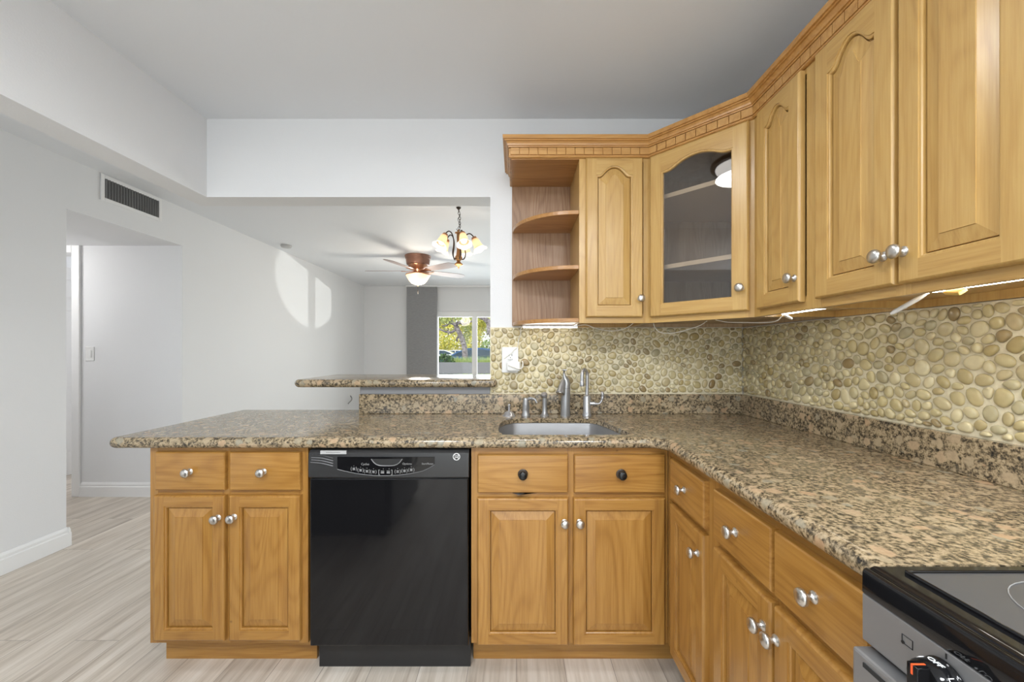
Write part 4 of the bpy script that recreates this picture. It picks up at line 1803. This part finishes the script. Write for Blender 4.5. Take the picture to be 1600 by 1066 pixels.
ox, _, oz = wp(797.5, 562.5, WY)
t = thing('wall_outlet', 'white wall outlet plate on the pebbles beside the bar end', 'outlet', (ox, WY, oz))
b = MB()
b.box(-0.044, -0.006, -0.066, 0.041, 0.0075, 0.066)
b.build('cover_plate', white_plastic, t, bevel=0.003)
b = MB()
b.box(-0.018, -0.0085, 0.002, 0.018, -0.006, 0.052)
b.build('socket', white_plastic, t, bevel=0.002)
b = MB()
for sx_ in (-0.007, 0.008):
    b.box(sx_ - 0.0014, -0.0092, 0.020, sx_ + 0.0014, -0.0083, 0.029)
b.lathe([(0.0024, 0), (0.0024, 0.0008)], (0.0, -0.0084, 0.012), 10, 'Y')
b.build('slot', black_satin, t)
text_mesh('test_lettering', 'TEST', 0.012, grey_print, t, Matrix.Translation((0.0, -0.0088, 0.0005)) @ Mrot, 0.0003)
t = thing('plug_adapter', 'white plug-in power adapter in the lower socket of the outlet plate', 'adapter', (ox + 0.012, WY - 0.0065, oz - 0.030))
b = MB()
b.box(-0.030, -0.034, -0.026, 0.038, 0.0, 0.022)
b.build('case', white_plastic, t, bevel=0.006)
b = MB()
b.tube(spline([(-0.022, -0.036, 0.004), (0.01, -0.040, -0.008), (0.032, -0.038, -0.015), (0.048, -0.028, -0.008), (0.052, -0.014, 0.014), (0.048, -0.004, 0.024)], 6), 0.0032, 8)
b.build('cord', white_cable, t, smooth=60)


led_strong = emis('led_diffuser_bright', (1.0, 0.96, 0.85), 45.0)


def led(name, label, x0, y0, x1, y1, z, glow=led_m):
    L = math.hypot(x1 - x0, y1 - y0)
    t = thing(name, label, 'light bar', (x0, y0, z), math.atan2(y1 - y0, x1 - x0))
    b = MB()
    b.box(0, -0.011, 0.006, L, 0.011, 0.014)
    b.build('housing', white_plastic, t, bevel=0.001)
    b = MB()
    b.box(0.004, -0.008, 0.0, L - 0.004, 0.008, 0.006)
    b.build('diffuser', glow, t, bevel=0.002)
    return t


led('under_cabinet_light', 'lit white light bar under the open corner shelves', 0.030, 1.955, 0.300, 1.955, UZ0 - 0.0105)
led('under_cabinet_light', 'lit white light bar under the narrow wall cabinet right of the glass cabinet', 0.955, 1.43, 0.955, 1.205, UZ0 + 0.0055)
led('under_cabinet_light', 'lit white light bar under the wide wall cabinet nearest the camera', 0.935, 0.90, 0.935, 0.60, UZ0 + 0.0055, led_strong)


def cable(label, pts, r=0.0022, n=8):
    pts = [Vector(p) for p in pts]
    b = MB()
    b.v = []
    b.tube(spline([p - pts[0] for p in pts], n), r, 7)
    o = b.build('cable', white_cable, None, smooth=60, loc=tuple(pts[0]))
    tag(o, label, 'cable')
    return o


cable('thin white cable running from the lit bar under the corner shelves down to the outlet',
      [(0.032, 1.957, UZ0 + 0.000), (0.022, 1.975, 1.325), (0.020, 2.02, 1.30), (0.012, 2.045, 1.275), (0.004, WY - 0.008, 1.235), (-0.010, WY - 0.010, 1.222),
       (-0.030, WY - 0.012, 1.20), (-0.050, WY - 0.011, 1.186), (-0.064, WY - 0.012, 1.176)])
uz_ = UZ0 + 0.0195
cable('thin white cable sagging below the single door wall cabinet on the back wall',
      [(0.30, 1.956, UZ0 + 0.001), (0.34, 1.95, UZ0 + 0.004), (0.39, 1.95, 1.325), (0.455, 1.94, 1.312), (0.51, 1.93, 1.318), (0.545, 1.92, 1.335), (0.57, 1.91, uz_)])
cable('thin white cable hanging in a loop below the glass door cabinet',
      [(0.635, 1.85, UZ0 + 0.012), (0.64, 1.845, 1.325), (0.665, 1.84, 1.300), (0.72, 1.83, 1.297), (0.78, 1.81, 1.312), (0.83, 1.80, 1.330), (0.86, 1.80, UZ0 + 0.012)])
cable('thin cable clipped below the corner between the glass cabinet and narrow wall cabinet',
      [(0.86, 1.72, UZ0 + 0.010), (0.88, 1.66, 1.334), (0.915, 1.60, 1.328), (0.945, 1.52, 1.322), (0.953, 1.46, 1.324), (0.955, 1.43, UZ0 + 0.004)])
# plastic tie ends by the connectors


def tie(label, p0, p1, r=0.006):
    b = MB()
    p0, p1 = Vector(p0), Vector(p1)
    d = p1 - p0
    b.tube([(0, 0, 0), d * 0.12, d * 0.3, d * 0.9, d], [r * 0.35, r * 0.7, r, r * 0.9, r * 0.5], 8)
    o = b.build('cable_connector', white_plastic, None, smooth=60, loc=tuple(p0))
    return tag(o, label, 'connector')


tie('white plug end dangling below the narrow wall cabinet', (0.95, 1.418, UZ0 + 0.004), (0.948, 1.372, UZ0 - 0.014), 0.005)
tie('white plug end dangling below the wide wall cabinet, by the yellow tag', (0.935, 0.905, UZ0 + 0.006), (0.925, 0.985, UZ0 - 0.034), 0.006)
b = MB()
b.box(-0.004, -0.020, -0.016, 0.004, 0.020, 0.001)
o = b.build('paper_tag', plain('yellow_tag', (0.66, 0.52, 0.18), 0.6), None, bevel=0.002, loc=(0.930, 0.838, UZ0 + 0.004))
o.rotation_euler = (0.3, 0.9, 0)
tag(o, 'small yellow tag on the light bar under the wide wall cabinet', 'tag')

# ------------------------------------------------------------------ wall fittings at the left
vy0, vy1, vz0, vz1 = 2.705, 3.115, 2.258, 2.388
t = thing('air_vent', 'white framed air return grille with dark upright fins high on the left wall', 'air vent', (XL, (vy0 + vy1) / 2, (vz0 + vz1) / 2))
b = MB()
hw, hh, m_ = (vy1 - vy0) / 2, (vz1 - vz0) / 2, 0.024
b.box(0.0, -hw - m_, -hh - m_, 0.009, -hw, hh + m_)
b.box(0.0, hw, -hh - m_, 0.009, hw + m_, hh + m_)
b.box(0.0, -hw, -hh - m_, 0.009, hw, -hh)
b.box(0.0, -hw, hh, 0.009, hw, hh + m_)
b.build('frame', white_trim, t, bevel=0.003)
b = MB()
b.box(0.0004, -hw, -hh, 0.0012, hw, hh)
b.build('duct', dark_void, t)
fin_m = plain('grey_fin', (0.20, 0.20, 0.20), 0.5)
for k in range(20):
    y_ = -hw + (k + 0.5) * 2 * hw / 20
    b = MB()
    b.box(-0.006, -0.0008, -hh, 0.006, 0.0008, hh)
    f = b.build('fin', fin_m, t, loc=(0.0075, y_, 0))
    f.rotation_euler = (0, 0, math.radians(38 if k != 9 else 70))

sx_, sz_ = (141 - VPX) * 3.34 / FPX, CAMZ - (553 - VPY) * 3.34 / FPX
t = thing('light_switch', 'white rocker light switch on the hall wall right of the door', 'switch', (sx_, 3.34, sz_))
b = MB()
b.box(-0.036, -0.006, -0.060, 0.036, 0.0, 0.060)
b.build('cover_plate', white_plastic, t, bevel=0.003)
b = MB()
b.box(-0.016, -0.010, -0.033, 0.016, -0.006, 0.033)
b.build('rocker', white_plastic, t, bevel=0.002)

t = thing('smoke_detector', 'small round white detector on the living room ceiling by the left wall', 'smoke detector', (-2.61, 4.52, ZC))
b = MB()
b.lathe([(0.055, 0), (0.058, -0.012), (0.050, -0.026), (0.030, -0.032), (0.001, -0.033)], (0, 0, 0), 24)
b.build('housing', plain('detector_plastic', (0.52, 0.52, 0.52), 0.5), t, smooth=40)

b = MB()
b.tube(spline([(0, 0, 0), (0.03, -0.02, -0.03), (0.06, -0.10, -0.06), (0.07, -0.25, -0.10)], 5), 0.010, 6)
o = b.build('cable_stub', plain('grey_cable', (0.30, 0.30, 0.30), 0.5), None, smooth=60, loc=(XL, 6.72, 0.47))
tag(o, 'short grey cable end sticking out of the living room wall just above the peninsula', 'cable')

# ------------------------------------------------------------------ kitchen ceiling lamp
t = thing('ceiling_light', 'round flush ceiling light with a dark ring over the kitchen, mirrored in the glass cabinet', 'ceiling light', (KL[0], KL[1], ZC))
b = MB()
b.lathe([(0.165, 0), (0.175, -0.012), (0.172, -0.045), (0.160, -0.050)], (0, 0, 0), 40)
b.build('base', white_trim, t, smooth=40)
b = MB()
b.lathe([(0.150, -0.050), (0.178, -0.050), (0.182, -0.062), (0.178, -0.076), (0.150, -0.078)], (0, 0, 0), 40, caps=False)
b.build('trim_ring', bronze, t, smooth=40)
b = MB()
b.lathe([(0.155, -0.070), (0.150, -0.090), (0.125, -0.112), (0.08, -0.128), (0.001, -0.134)], (0, 0, 0), 40)
b.build('glass_dome', dome_m, t, smooth=60)

# ------------------------------------------------------------------ chandelier
CHX, CHY = -0.485, 3.34
t = thing('chandelier', 'five light copper chandelier with frosted bell shades hanging beyond the beam', 'chandelier', (CHX, CHY, ZC))


def cz(z):
    return z - ZC


b = MB()
b.lathe([(0.018, 0), (0.020, -0.004), (0.012, -0.014), (0.004, -0.020)], (0, 0, 0), 16)
b.build('ceiling_hook', bronze, t, smooth=40)
b = MB()
nl = 8
ztop, zbot = -0.018, cz(2.235)
for i in range(nl):
    zc_ = ztop + (zbot - ztop) * (i + 0.5) / nl
    hl = (ztop - zbot) / nl * 0.66
    pts = []
    for k in range(13):
        a = 2 * PI * k / 12
        u, v = 0.0085 * math.cos(a), hl * math.sin(a)
        sway = 0.010 * math.sin(i / nl * PI)
        pts.append((sway + (u if i % 2 else 0), (0 if i % 2 else u), zc_ + v))
    b.tube(pts, 0.0022, 6)
b.tube(spline([(0, 0, -0.01), (0.013, 0.004, -0.06), (-0.006, 0, -0.10), (0.016, 0.004, -0.15), (0.008, 0, zbot)], 8), 0.0022, 6)
b.build('chain', bronze, t, smooth=60)
b = MB()
b.lathe([(0.003, cz(2.237)), (0.008, cz(2.232)), (0.008, cz(2.215)), (0.030, cz(2.210)), (0.031, cz(2.204)), (0.016, cz(2.198)), (0.0165, cz(2.17)), (0.0135, cz(2.12)),
         (0.0145, cz(2.06)), (0.019, cz(2.03)), (0.020, cz(2.02)), (0.030, cz(2.005)), (0.032, cz(1.992)), (0.026, cz(1.980)), (0.014, cz(1.970)), (0.018, cz(1.960)),
         (0.036, cz(1.945)), (0.034, cz(1.939)), (0.012, cz(1.926)), (0.006, cz(1.918)), (0.004, cz(1.908)), (0.001, cz(1.905))], (0, 0, 0), 24)
b.build('column', copper_br, t, smooth=40)
b = MB()
b.tube(spline([(-0.02, 0.01, cz(2.245)), (-0.008, 0.004, cz(2.222)), (0.0, 0, cz(2.235)), (0.018, 0, cz(2.222)), (0.028, 0, cz(2.205))], 5), 0.0022, 6)
b.build('hook', bronze, t)
arm_pts = [(0.020, 0, cz(1.985)), (0.045, 0, cz(1.990)), (0.058, 0, cz(2.03)), (0.050, 0, cz(2.085)), (0.048, 0, cz(2.14)), (0.066, 0, cz(2.19)), (0.093, 0, cz(2.203)), (0.118, 0, cz(2.185)), (0.128, 0, cz(2.165))]
for k in range(5):
    ang = math.radians(-67 + 72 * k)
    b = MB()
    b.M = Matrix.Rotation(ang, 4, 'Z')
    b.tube(spline(arm_pts, 6), 0.0048, 8)
    arm = b.build('arm', bronze, t, smooth=60)
    Ms = Matrix.Rotation(ang, 4, 'Z') @ Matrix.Translation((0.126, 0, cz(2.172))) @ Matrix.Rotation(math.radians(-27), 4, 'Y')
    b = MB()
    b.M = Ms
    b.lathe([(0.006, 0.006), (0.020, 0.002), (0.024, -0.010), (0.022, -0.018)], (0, 0, 0), 16)
    b.build('shade_cap', copper, arm, smooth=40)
    b = MB()
    b.M = Ms
    rings = []
    for r_, h_ in ((0.021, -0.010), (0.027, -0.024), (0.031, -0.045), (0.034, -0.070), (0.041, -0.094), (0.053, -0.112), (0.062, -0.122)):
        rings.append([((r_ + (0.0012 if i % 2 else 0)) * math.cos(2 * PI * i / 40), (r_ + (0.0012 if i % 2 else 0)) * math.sin(2 * PI * i / 40),
                       h_ - (0.004 * math.sin(5 * 2 * PI * i / 40) if h_ < -0.11 else 0)) for i in range(40)])
    b.loft(rings[:5], True)
    b.loft(rings[4:], True, mat=1)
    sh = b.build('bell_shade', [bell_m, bell_rim], arm, smooth=50)
    b = MB()
    b.M = Ms
    b.lathe([(0.010, -0.012), (0.012, -0.03), (0.024, -0.055), (0.027, -0.075), (0.020, -0.095), (0.002, -0.104)], (0, 0, 0), 16)
    b.build('bulb', bulb_m, arm, smooth=50)

# ------------------------------------------------------------------ ceiling fan
FX, FY = (653 - VPX) * 5.03 / FPX, 5.03
t = thing('ceiling_fan', 'copper ceiling fan with five blades and a lit amber bowl in the living room', 'ceiling fan', (FX, FY, ZC))
b = MB()
b.lathe([(0.160, 0), (0.162, -0.012), (0.158, -0.016), (0.154, -0.040), (0.150, -0.044), (0.147, -0.070), (0.142, -0.100), (0.138, -0.112), (0.124, -0.118)], (0, 0, 0), 36)
b.build('housing', plain('fan_housing', (0.30, 0.15, 0.10), 0.35, 0.5), t, smooth=30)
b = MB()
b.lathe([(0.122, -0.118), (0.112, -0.140), (0.080, -0.160), (0.060, -0.170), (0.055, -0.200), (0.075, -0.212), (0.110, -0.222), (0.150, -0.234), (0.156, -0.244), (0.150, -0.248)], (0, 0, 0), 36)
b.build('motor', copper, t, smooth=35)
b = MB()
b.lathe([(0.148, -0.248), (0.136, -0.272), (0.112, -0.312), (0.080, -0.345), (0.040, -0.360), (0.004, -0.362)], (0, 0, 0), 36)
b.build('glass_bowl', bowl_m, t, smooth=50)
b = MB()
b.lathe([(0.018, -0.358), (0.018, -0.364), (0.008, -0.374), (0.003, -0.384)], (0, 0, 0), 16)
b.build('finial', copper_br, t, smooth=40)
b = MB()
b.tube([(0.004, -0.02, -0.37), (0.004, -0.02, -0.43)], 0.0018, 6)
b.lathe([(0.002, -0.43), (0.006, -0.436), (0.006, -0.475), (0.002, -0.482)], (0.004, -0.02, 0), 10)
b.build('pull_chain', bronze, t, smooth=50)
for k in range(5):
    ang = math.radians(180 + 72 * k)
    Mb = Matrix.Rotation(ang, 4, 'Z') @ Matrix.Translation((0, 0, -0.192)) @ Matrix.Rotation(math.radians(-11), 4, 'X')
    b = MB()
    b.M = Mb
    b.loft([[(0.05, -0.018, -0.006), (0.05, 0.018, -0.006), (0.05, 0.018, 0.004), (0.05, -0.018, 0.004)],
            [(0.14, -0.030, -0.008), (0.14, 0.030, -0.008), (0.14, 0.030, -0.002), (0.14, -0.030, -0.002)],
            [(0.20, -0.045, -0.006), (0.20, 0.045, -0.006), (0.20, 0.045, 0.0), (0.20, -0.045, 0.0)]], True, True, True)
    br = b.build('blade_iron', copper, t, bevel=0.002)
    b = MB()
    b.M = Mb
    up, dn = [], []
    for i in range(13):
        s = i / 12
        x_ = 0.17 + 0.49 * s
        hw_ = 0.052 + 0.020 * math.sin(PI * min(1, s * 1.1) * 0.55) - (0.050 * ((s - 0.86) / 0.14) ** 2 if s > 0.86 else 0)
        up.append((x_, hw_)); dn.append((x_, -hw_))
    ol = dn + up[::-1]
    b.prism(ol, 0.0005, 0.0065)
    b.build('blade', blade_m, br, bevel=0.0015)
lamp('fan_glow', 'POINT', (FX, FY, ZC - 0.46), 17, (1.0, 0.90, 0.76), shadow_soft_size=0.12)
lamp('fan_upglow', 'POINT', (FX - 0.02, FY - 0.22, ZC - 0.20), 1.3, (1.0, 0.90, 0.78), shadow_soft_size=0.03)
lamp('chandelier_glow', 'POINT', (CHX, CHY, 1.84), 3.5, (1.0, 0.88, 0.70), shadow_soft_size=0.10)

# ------------------------------------------------------------------ grey panel blind beside the slider
t = thing('panel_blind', 'dark grey floor length panel blind stacked left of the glass door', 'blind', (-1.72, 7.24, 0))
for k in range(3):
    b = MB()
    b.box(-0.27 + 0.004 * k, -0.012 + 0.016 * k, 0.03, 0.275 - 0.012 * k, -0.008 + 0.016 * k, 2.39)
    b.build('panel', blind_m, t)
b = MB()
b.box(-0.29, -0.022, 2.39, 2.55, 0.034, ZC)
b.build('head_rail', white_trim, t, bevel=0.003)

# ------------------------------------------------------------------ things behind the camera that the dishwasher mirrors
t = thing('refrigerator', 'low black refrigerator left of the camera, mirrored in the dishwasher door', 'refrigerator', (-1.22, -0.03, 0))
b = MB()
b.box(-0.40, -0.36, 0.0, 0.36, 0.36, 0.88)
b.build('body', black_satin, t, bevel=0.006)
for za, zb_, nm in ((0.06, 0.60, 'door'), (0.61, 0.87, 'freezer_door')):
    b = MB()
    b.box(0.362, -0.36, za, 0.40, 0.36, zb_)
    dd = b.build(nm, black_gloss, t, bevel=0.008)
    b = MB()
    zm = zb_ - 0.32 if nm == 'door' else za - 0.01
    b.tube(spline([(0.40, -0.30, zm), (0.44, -0.30, zm + 0.02), (0.44, -0.30, zm + 0.25), (0.40, -0.30, zm + 0.27)], 5), 0.010, 8)
    b.build('handle', black_satin, dd, smooth=60)

# ------------------------------------------------------------------ outside, seen through the glass door
gnd = MB()
gnd.box(-40, 7.5, -0.30, 30, 90, -0.02)
go = gnd.build('ground', asphalt)
go['kind'] = 'structure'
pt = MB()
pt.box(-4, 7.5, -0.10, 4, 12.4, 0.0)
po_ = pt.build('path_patio', concrete)
po_['kind'] = 'structure'
g2 = MB()
g2.box(-30, -12, -0.30, 20, -2.56, -0.02)
o = g2.build('ground_rear', concrete)
o['kind'] = 'structure'

t = thing('patio_railing', 'grey railing of a wide board on thin posts at the patio edge', 'railing', (-1.5, 12.0, 0))
b = MB()
b.box(-3.2, -0.03, 0.56, 2.4, 0.03, 0.895)
b.build('board', rail_m, t)
for i in range(25):
    x_ = -3.15 + i * 0.23
    b = MB()
    b.box(x_ - 0.018, -0.018, 0, x_ + 0.018, 0.018, 0.56)
    b.build('post', rail_m, t)


def leaves(b, c, rx, ry_, rz, n, size, rnd, shell=0.35, flat=False):
    for _ in range(n):
        while True:
            u = Vector((rnd.uniform(-1, 1), rnd.uniform(-1, 1), rnd.uniform(-1, 1)))
            if shell < u.length <= 1:
                break
        p = Vector((c[0] + u.x * rx, c[1] + u.y * ry_, c[2] + u.z * rz))
        s = size * rnd.uniform(0.6, 1.3)
        R = Euler((rnd.uniform(0, 6), rnd.uniform(0, 6), rnd.uniform(0, 6))).to_matrix()
        q = [R @ Vector(v) * s for v in ((-1, 0, 0), (-0.3, -0.45, 0.12), (1, 0, 0.05), (-0.3, 0.45, 0.12))]
        b.add([p + v for v in q], [(0, 1, 2, 3)])


def oak_tree(loc, trunk, branches, clumps, label, leafm, group=None, size=0.09, seed=1):
    rnd = random.Random(seed)
    t = thing('street_tree', label, 'tree', loc, 0, group)
    b = MB()
    b.tube(spline(trunk[0], 6), None or [trunk[1] + (trunk[2] - trunk[1]) * i / (6 * (len(trunk[0]) - 1)) for i in range(6 * (len(trunk[0]) - 1) + 1)], 10)
    for pts, r0, r1 in branches:
        m = 6 * (len(pts) - 1) + 1
        b.tube(spline(pts, 6), [r0 + (r1 - r0) * i / (m - 1) for i in range(m)], 8)
    b.build('trunk', bark_m, t, smooth=60)
    b = MB()
    for c, rx, ry_, rz, n in clumps:
        leaves(b, c, rx, ry_, rz, n, size, rnd)
    f = b.build('foliage', leafm, t)
    f['kind'] = 'stuff'
    return t


def sh(px, py, d, ref):
    p = wp(px, py, d)
    return (p[0] - ref[0], p[1] - ref[1], p[2])


D = 16.0
ref = (wp(727, 560, D)[0], D, 0)
tr = [(0.02, 0, 0), sh(727, 560, D, ref), sh(725, 540, D, ref), sh(720, 525, D, ref), sh(714, 513, D, ref), sh(711, 507, D, ref)]
br = [([sh(714, 513, D, ref), sh(706, 519, D, ref), sh(697, 518.5, D, ref), sh(688, 515, D, ref), sh(683, 513, D, ref)], 0.06, 0.03),
      ([sh(711, 507, D, ref), sh(703, 504, D, ref), sh(697, 509, D, ref), sh(691, 509, D, ref)], 0.075, 0.02),
      ([sh(711, 507, D, ref), sh(718, 504.5, D, ref), sh(726, 506.5, D, ref), sh(734, 503, D, ref), sh(745, 500, D, ref)], 0.075, 0.03),
      ([sh(710, 508, D, ref), sh(706, 499, D, ref), sh(712, 490, D, ref)], 0.05, 0.02),
      ([sh(719, 523, D, ref), sh(714, 530, D, ref), sh(715, 534, D, ref)], 0.05, 0.03)]
cl = []
rr_ = random.Random(4)
for i in range(26):
    px_, py_ = rr_.uniform(672, 762), rr_.uniform(478, 506)
    if 700 < px_ < 730 and py_ > 500:
        continue
    p = sh(px_, py_, D + rr_.uniform(-0.5, 1.0), ref)
    cl.append((p, 0.32, 0.35, 0.17, 46))
for px_, py_ in ((727, 515), (731, 522), (724, 526), (733, 512), (728, 533), (686, 497), (690, 503)):
    cl.append((sh(px_, py_, D + 0.3, ref), 0.16, 0.2, 0.14, 40))
oak_tree((ref[0], ref[1], 0), (tr, 0.125, 0.085), br, cl, 'crooked grey oak behind the hedge, its trunk in the left glass pane', leaf_olv, seed=2, size=0.06)

D2 = 14.5
ref2 = (wp(775, 560, D2)[0], D2, 0)
tr2 = [(0, 0, 0), sh(774, 540, D2, ref2), sh(766, 515, D2, ref2), sh(764, 505, D2, ref2), sh(757, 498, D2, ref2), sh(746, 493, D2, ref2), sh(735, 488, D2, ref2)]
cl2 = [(sh(rr_.uniform(745, 800), rr_.uniform(478, 495), D2 + 0.2, ref2), 0.3, 0.3, 0.16, 44) for i in range(14)]
cl2 += [(sh(x_, y_, D2 + 0.6, ref2), 0.20, 0.2, 0.15, 55) for x_, y_ in ((749, 505), (752, 512), (747, 516), (755, 507), (750, 521))]
oak_tree((ref2[0], ref2[1], 0), (tr2, 0.16, 0.06), [([sh(765, 510, D2, ref2), sh(762, 518, D2, ref2), sh(761, 524, D2, ref2)], 0.06, 0.02)], cl2,
         'leaning dark branched tree seen in the right glass pane', leaf_yel, seed=3, size=0.06)

# bushes and hedge


def bush(name, label, x, y, w, d, h, n, m, size, seed, blades=False, group=None):
    rnd = random.Random(seed)
    t = thing(name, label, 'shrub', (x, y, -0.02), 0, group)
    b = MB()
    if blades:
        for _ in range(n):
            p = Vector((rnd.uniform(-w, w), rnd.uniform(-d, d), 0))
            hh_ = h * rnd.uniform(0.75, 1.08)
            lx, ly = rnd.uniform(-0.12, 0.12), rnd.uniform(-0.1, 0.1)
            s = size
            b.add([p + Vector((-s, 0, 0)), p + Vector((s, 0, 0)), p + Vector((lx + s * 0.6, ly, hh_ * 0.7)), p + Vector((lx * 1.8, ly * 1.6, hh_)), p + Vector((lx - s * 0.6, ly, hh_ * 0.7))],
                  [(0, 1, 2, 3, 4)])
    else:
        leaves(b, (0, 0, h * 0.55), w, d, h * 0.5, n, size, rnd, 0.1)
        for _ in range(5):
            p = (rnd.uniform(-w, w) * 0.4, rnd.uniform(-d, d) * 0.4)
            b.tube([(p[0] * 0.3, p[1] * 0.3, 0), (p[0], p[1], h * 0.6)], 0.015, 5)
    f = b.build('foliage', m, t)
    f['kind'] = 'stuff'
    return t


bush('hedge_shrub', 'dark green clipped shrub above the railing, left side of the glass door', wp(694, 560, 12.6)[0], 12.55, 0.45, 0.22, 1.12, 1500, leaf_drk, 0.06, 5)
bush('tall_grass', 'clump of tall light green grass above the railing at the foot of the oak', wp(722, 560, 13.2)[0], 13.3, 0.42, 0.22, 1.04, 700, leaf_grs, 0.018, 6, True)
bush('tall_grass', 'clump of tall light green grass above the railing in the right pane', wp(756, 560, 13.9)[0], 14.0, 0.45, 0.22, 1.05, 700, leaf_grs, 0.018, 7, True)
bush('green_bush', 'round dark green bush behind the grass in the right pane', wp(762, 540, 26)[0], 26.0, 0.55, 0.5, 2.0, 900, leaf_grn, 0.09, 8)
for k, (px_, w_, h_, lab) in enumerate(((690, 1.9, 3.3, 'yellow green bush across the street at the left edge of the glass'),
                                       (705, 2.0, 3.1, 'yellow green bush across the street behind the blue car'),
                                       (733, 1.2, 3.8, 'tall yellow green bush across the street beside the mullion'))):
    bush('yellow_bush', lab, wp(px_, 540, 44)[0], 43.0 + 3.0 * k, w_, 1.0, h_, 1100, leaf_yel, 0.16, 20 + k, group='yellow bushes across the street')
for k, (px_, w_, h_, d_) in enumerate(((676, 3.5, 9.5, 56), (700, 4.0, 9.0, 62), (722, 3.5, 9.5, 68), (748, 4.0, 11.0, 74), (770, 4.5, 11.0, 80))):
    rnd = random.Random(50 + k)
    t = thing('distant_tree', ['distant olive tree at the far left of the glass door view', 'distant olive tree above the yellow bushes',
                               'distant olive tree behind the oak trunk', 'distant olive tree in the right glass pane', 'distant olive tree at the right edge of the right pane'][k],
              'tree', (wp(px_, 540, d_)[0], d_, -0.02), 0, 'distant trees across the street')
    b = MB()
    b.tube([(0, 0, 0), (0.1, 0, h_ * 0.3), (0.0, 0, h_ * 0.6)], [0.22, 0.16, 0.08], 8)
    b.build('trunk', bark_m, t, smooth=60)
    b = MB()
    for _ in range(9):
        leaves(b, (rnd.uniform(-w_, w_) * 0.7, rnd.uniform(-1, 1), h_ * rnd.uniform(0.45, 0.85)), w_ * 0.4, 1.2, h_ * 0.14, 130, 0.26, rnd, 0.1)
    f = b.build('foliage', leaf_olv if k % 2 else leaf_yel, t)
    f['kind'] = 'stuff'


def car(x, y, label, paintm, flip=1, L=4.6):
    t = thing('car', label, 'car', (x, y, -0.02))
    side = [(-2.28, 0.38), (-2.25, 0.72), (-2.05, 0.86), (-1.45, 0.95), (-1.0, 1.22), (-0.5, 1.40), (0.2, 1.43), (0.75, 1.36), (1.25, 1.08), (1.45, 0.98),
            (2.05, 0.86), (2.25, 0.70), (2.28, 0.40), (2.0, 0.28), (-2.0, 0.28)]
    side = [(p[0] * flip, p[1]) for p in side]
    b = MB()
    rings = []
    for yy, inset, k in ((-0.88, 0.02, 0.0), (-0.86, 0.0, 0.0), (-0.60, 0.0, 1.0), (0.60, 0.0, 1.0), (0.86, 0.0, 0.0), (0.88, 0.02, 0.0)):
        ring = []
        for px_, pz_ in side:
            hi = max(0, (pz_ - 0.95) / 0.5)
            ring.append((px_ * (1 - inset), (yy * (1 - 0.22 * hi)), pz_ - inset * 0.5))
        rings.append(ring)
    b.loft(rings, True, True, True)
    b.build('body', paintm, t, smooth=30)
    b = MB()
    for sgn in (-1, 1):
        for q in ([(-1.20, 1.02), (-0.05, 1.02), (-0.05, 1.35), (-0.50, 1.335), (-0.92, 1.19)], [(0.03, 1.02), (1.18, 1.02), (0.72, 1.29), (0.25, 1.35), (0.03, 1.35)]):
            pts = [(px_ * flip, sgn * (0.885 * (1 - 0.22 * max(0, (pz_ - 0.95) / 0.5)) + 0.004), pz_) for px_, pz_ in q]
            pts2 = [(p[0], p[1] - sgn * 0.03, p[2]) for p in pts]
            b.loft([pts2, pts], True, True, True)
    b.build('window', car_glass, t)
    for wx in (-1.40, 1.38):
        for sgn in (-1, 1):
            b = MB()
            b.lathe([(0.20, 0.0), (0.31, 0.0), (0.33, 0.03), (0.33, 0.17), (0.31, 0.20), (0.20, 0.20)], (wx * flip, sgn * 0.80 + 0.10, 0.33), 20, 'Y')
            wh = b.build('wheel', rubber, t, smooth=40)
            b = MB()
            b.lathe([(0.20, -0.005), (0.20, 0.205), (0.05, 0.21)], (wx * flip, sgn * 0.80 + 0.10, 0.33), 16, 'Y')
            b.build('hub_cap', steel, wh, smooth=40)
    return t


cx0 = wp(703, 550, 20)[0] - 0.85
car(cx0 + 2.28, 20.0, 'dark blue car parked behind the hedge, seen across both glass panes', car_blue)
car(wp(688, 550, 36)[0], 36.0, 'white car parked further off at the left edge of the glass', car_white, -1)
car(wp(712, 550, 40)[0], 40.5, 'distant pale car parked behind the blue car', car_white, 1)

# added narrow spot for the reflected sun patches on the left living room wall
src = Vector((5.3, 13.2, 0.55))
tgt = Vector((-2.8, 5.40, 2.08))
d_ = (tgt - src)
patch_spot = lamp('sun_patch_spot', 'SPOT', src, 2400, (1, 0.98, 0.95), d_.to_track_quat('-Z', 'Y').to_euler(), shadow_soft_size=0.02,
             spot_size=math.radians(5.6), spot_blend=0.15)

S.cycles.use_denoising = True
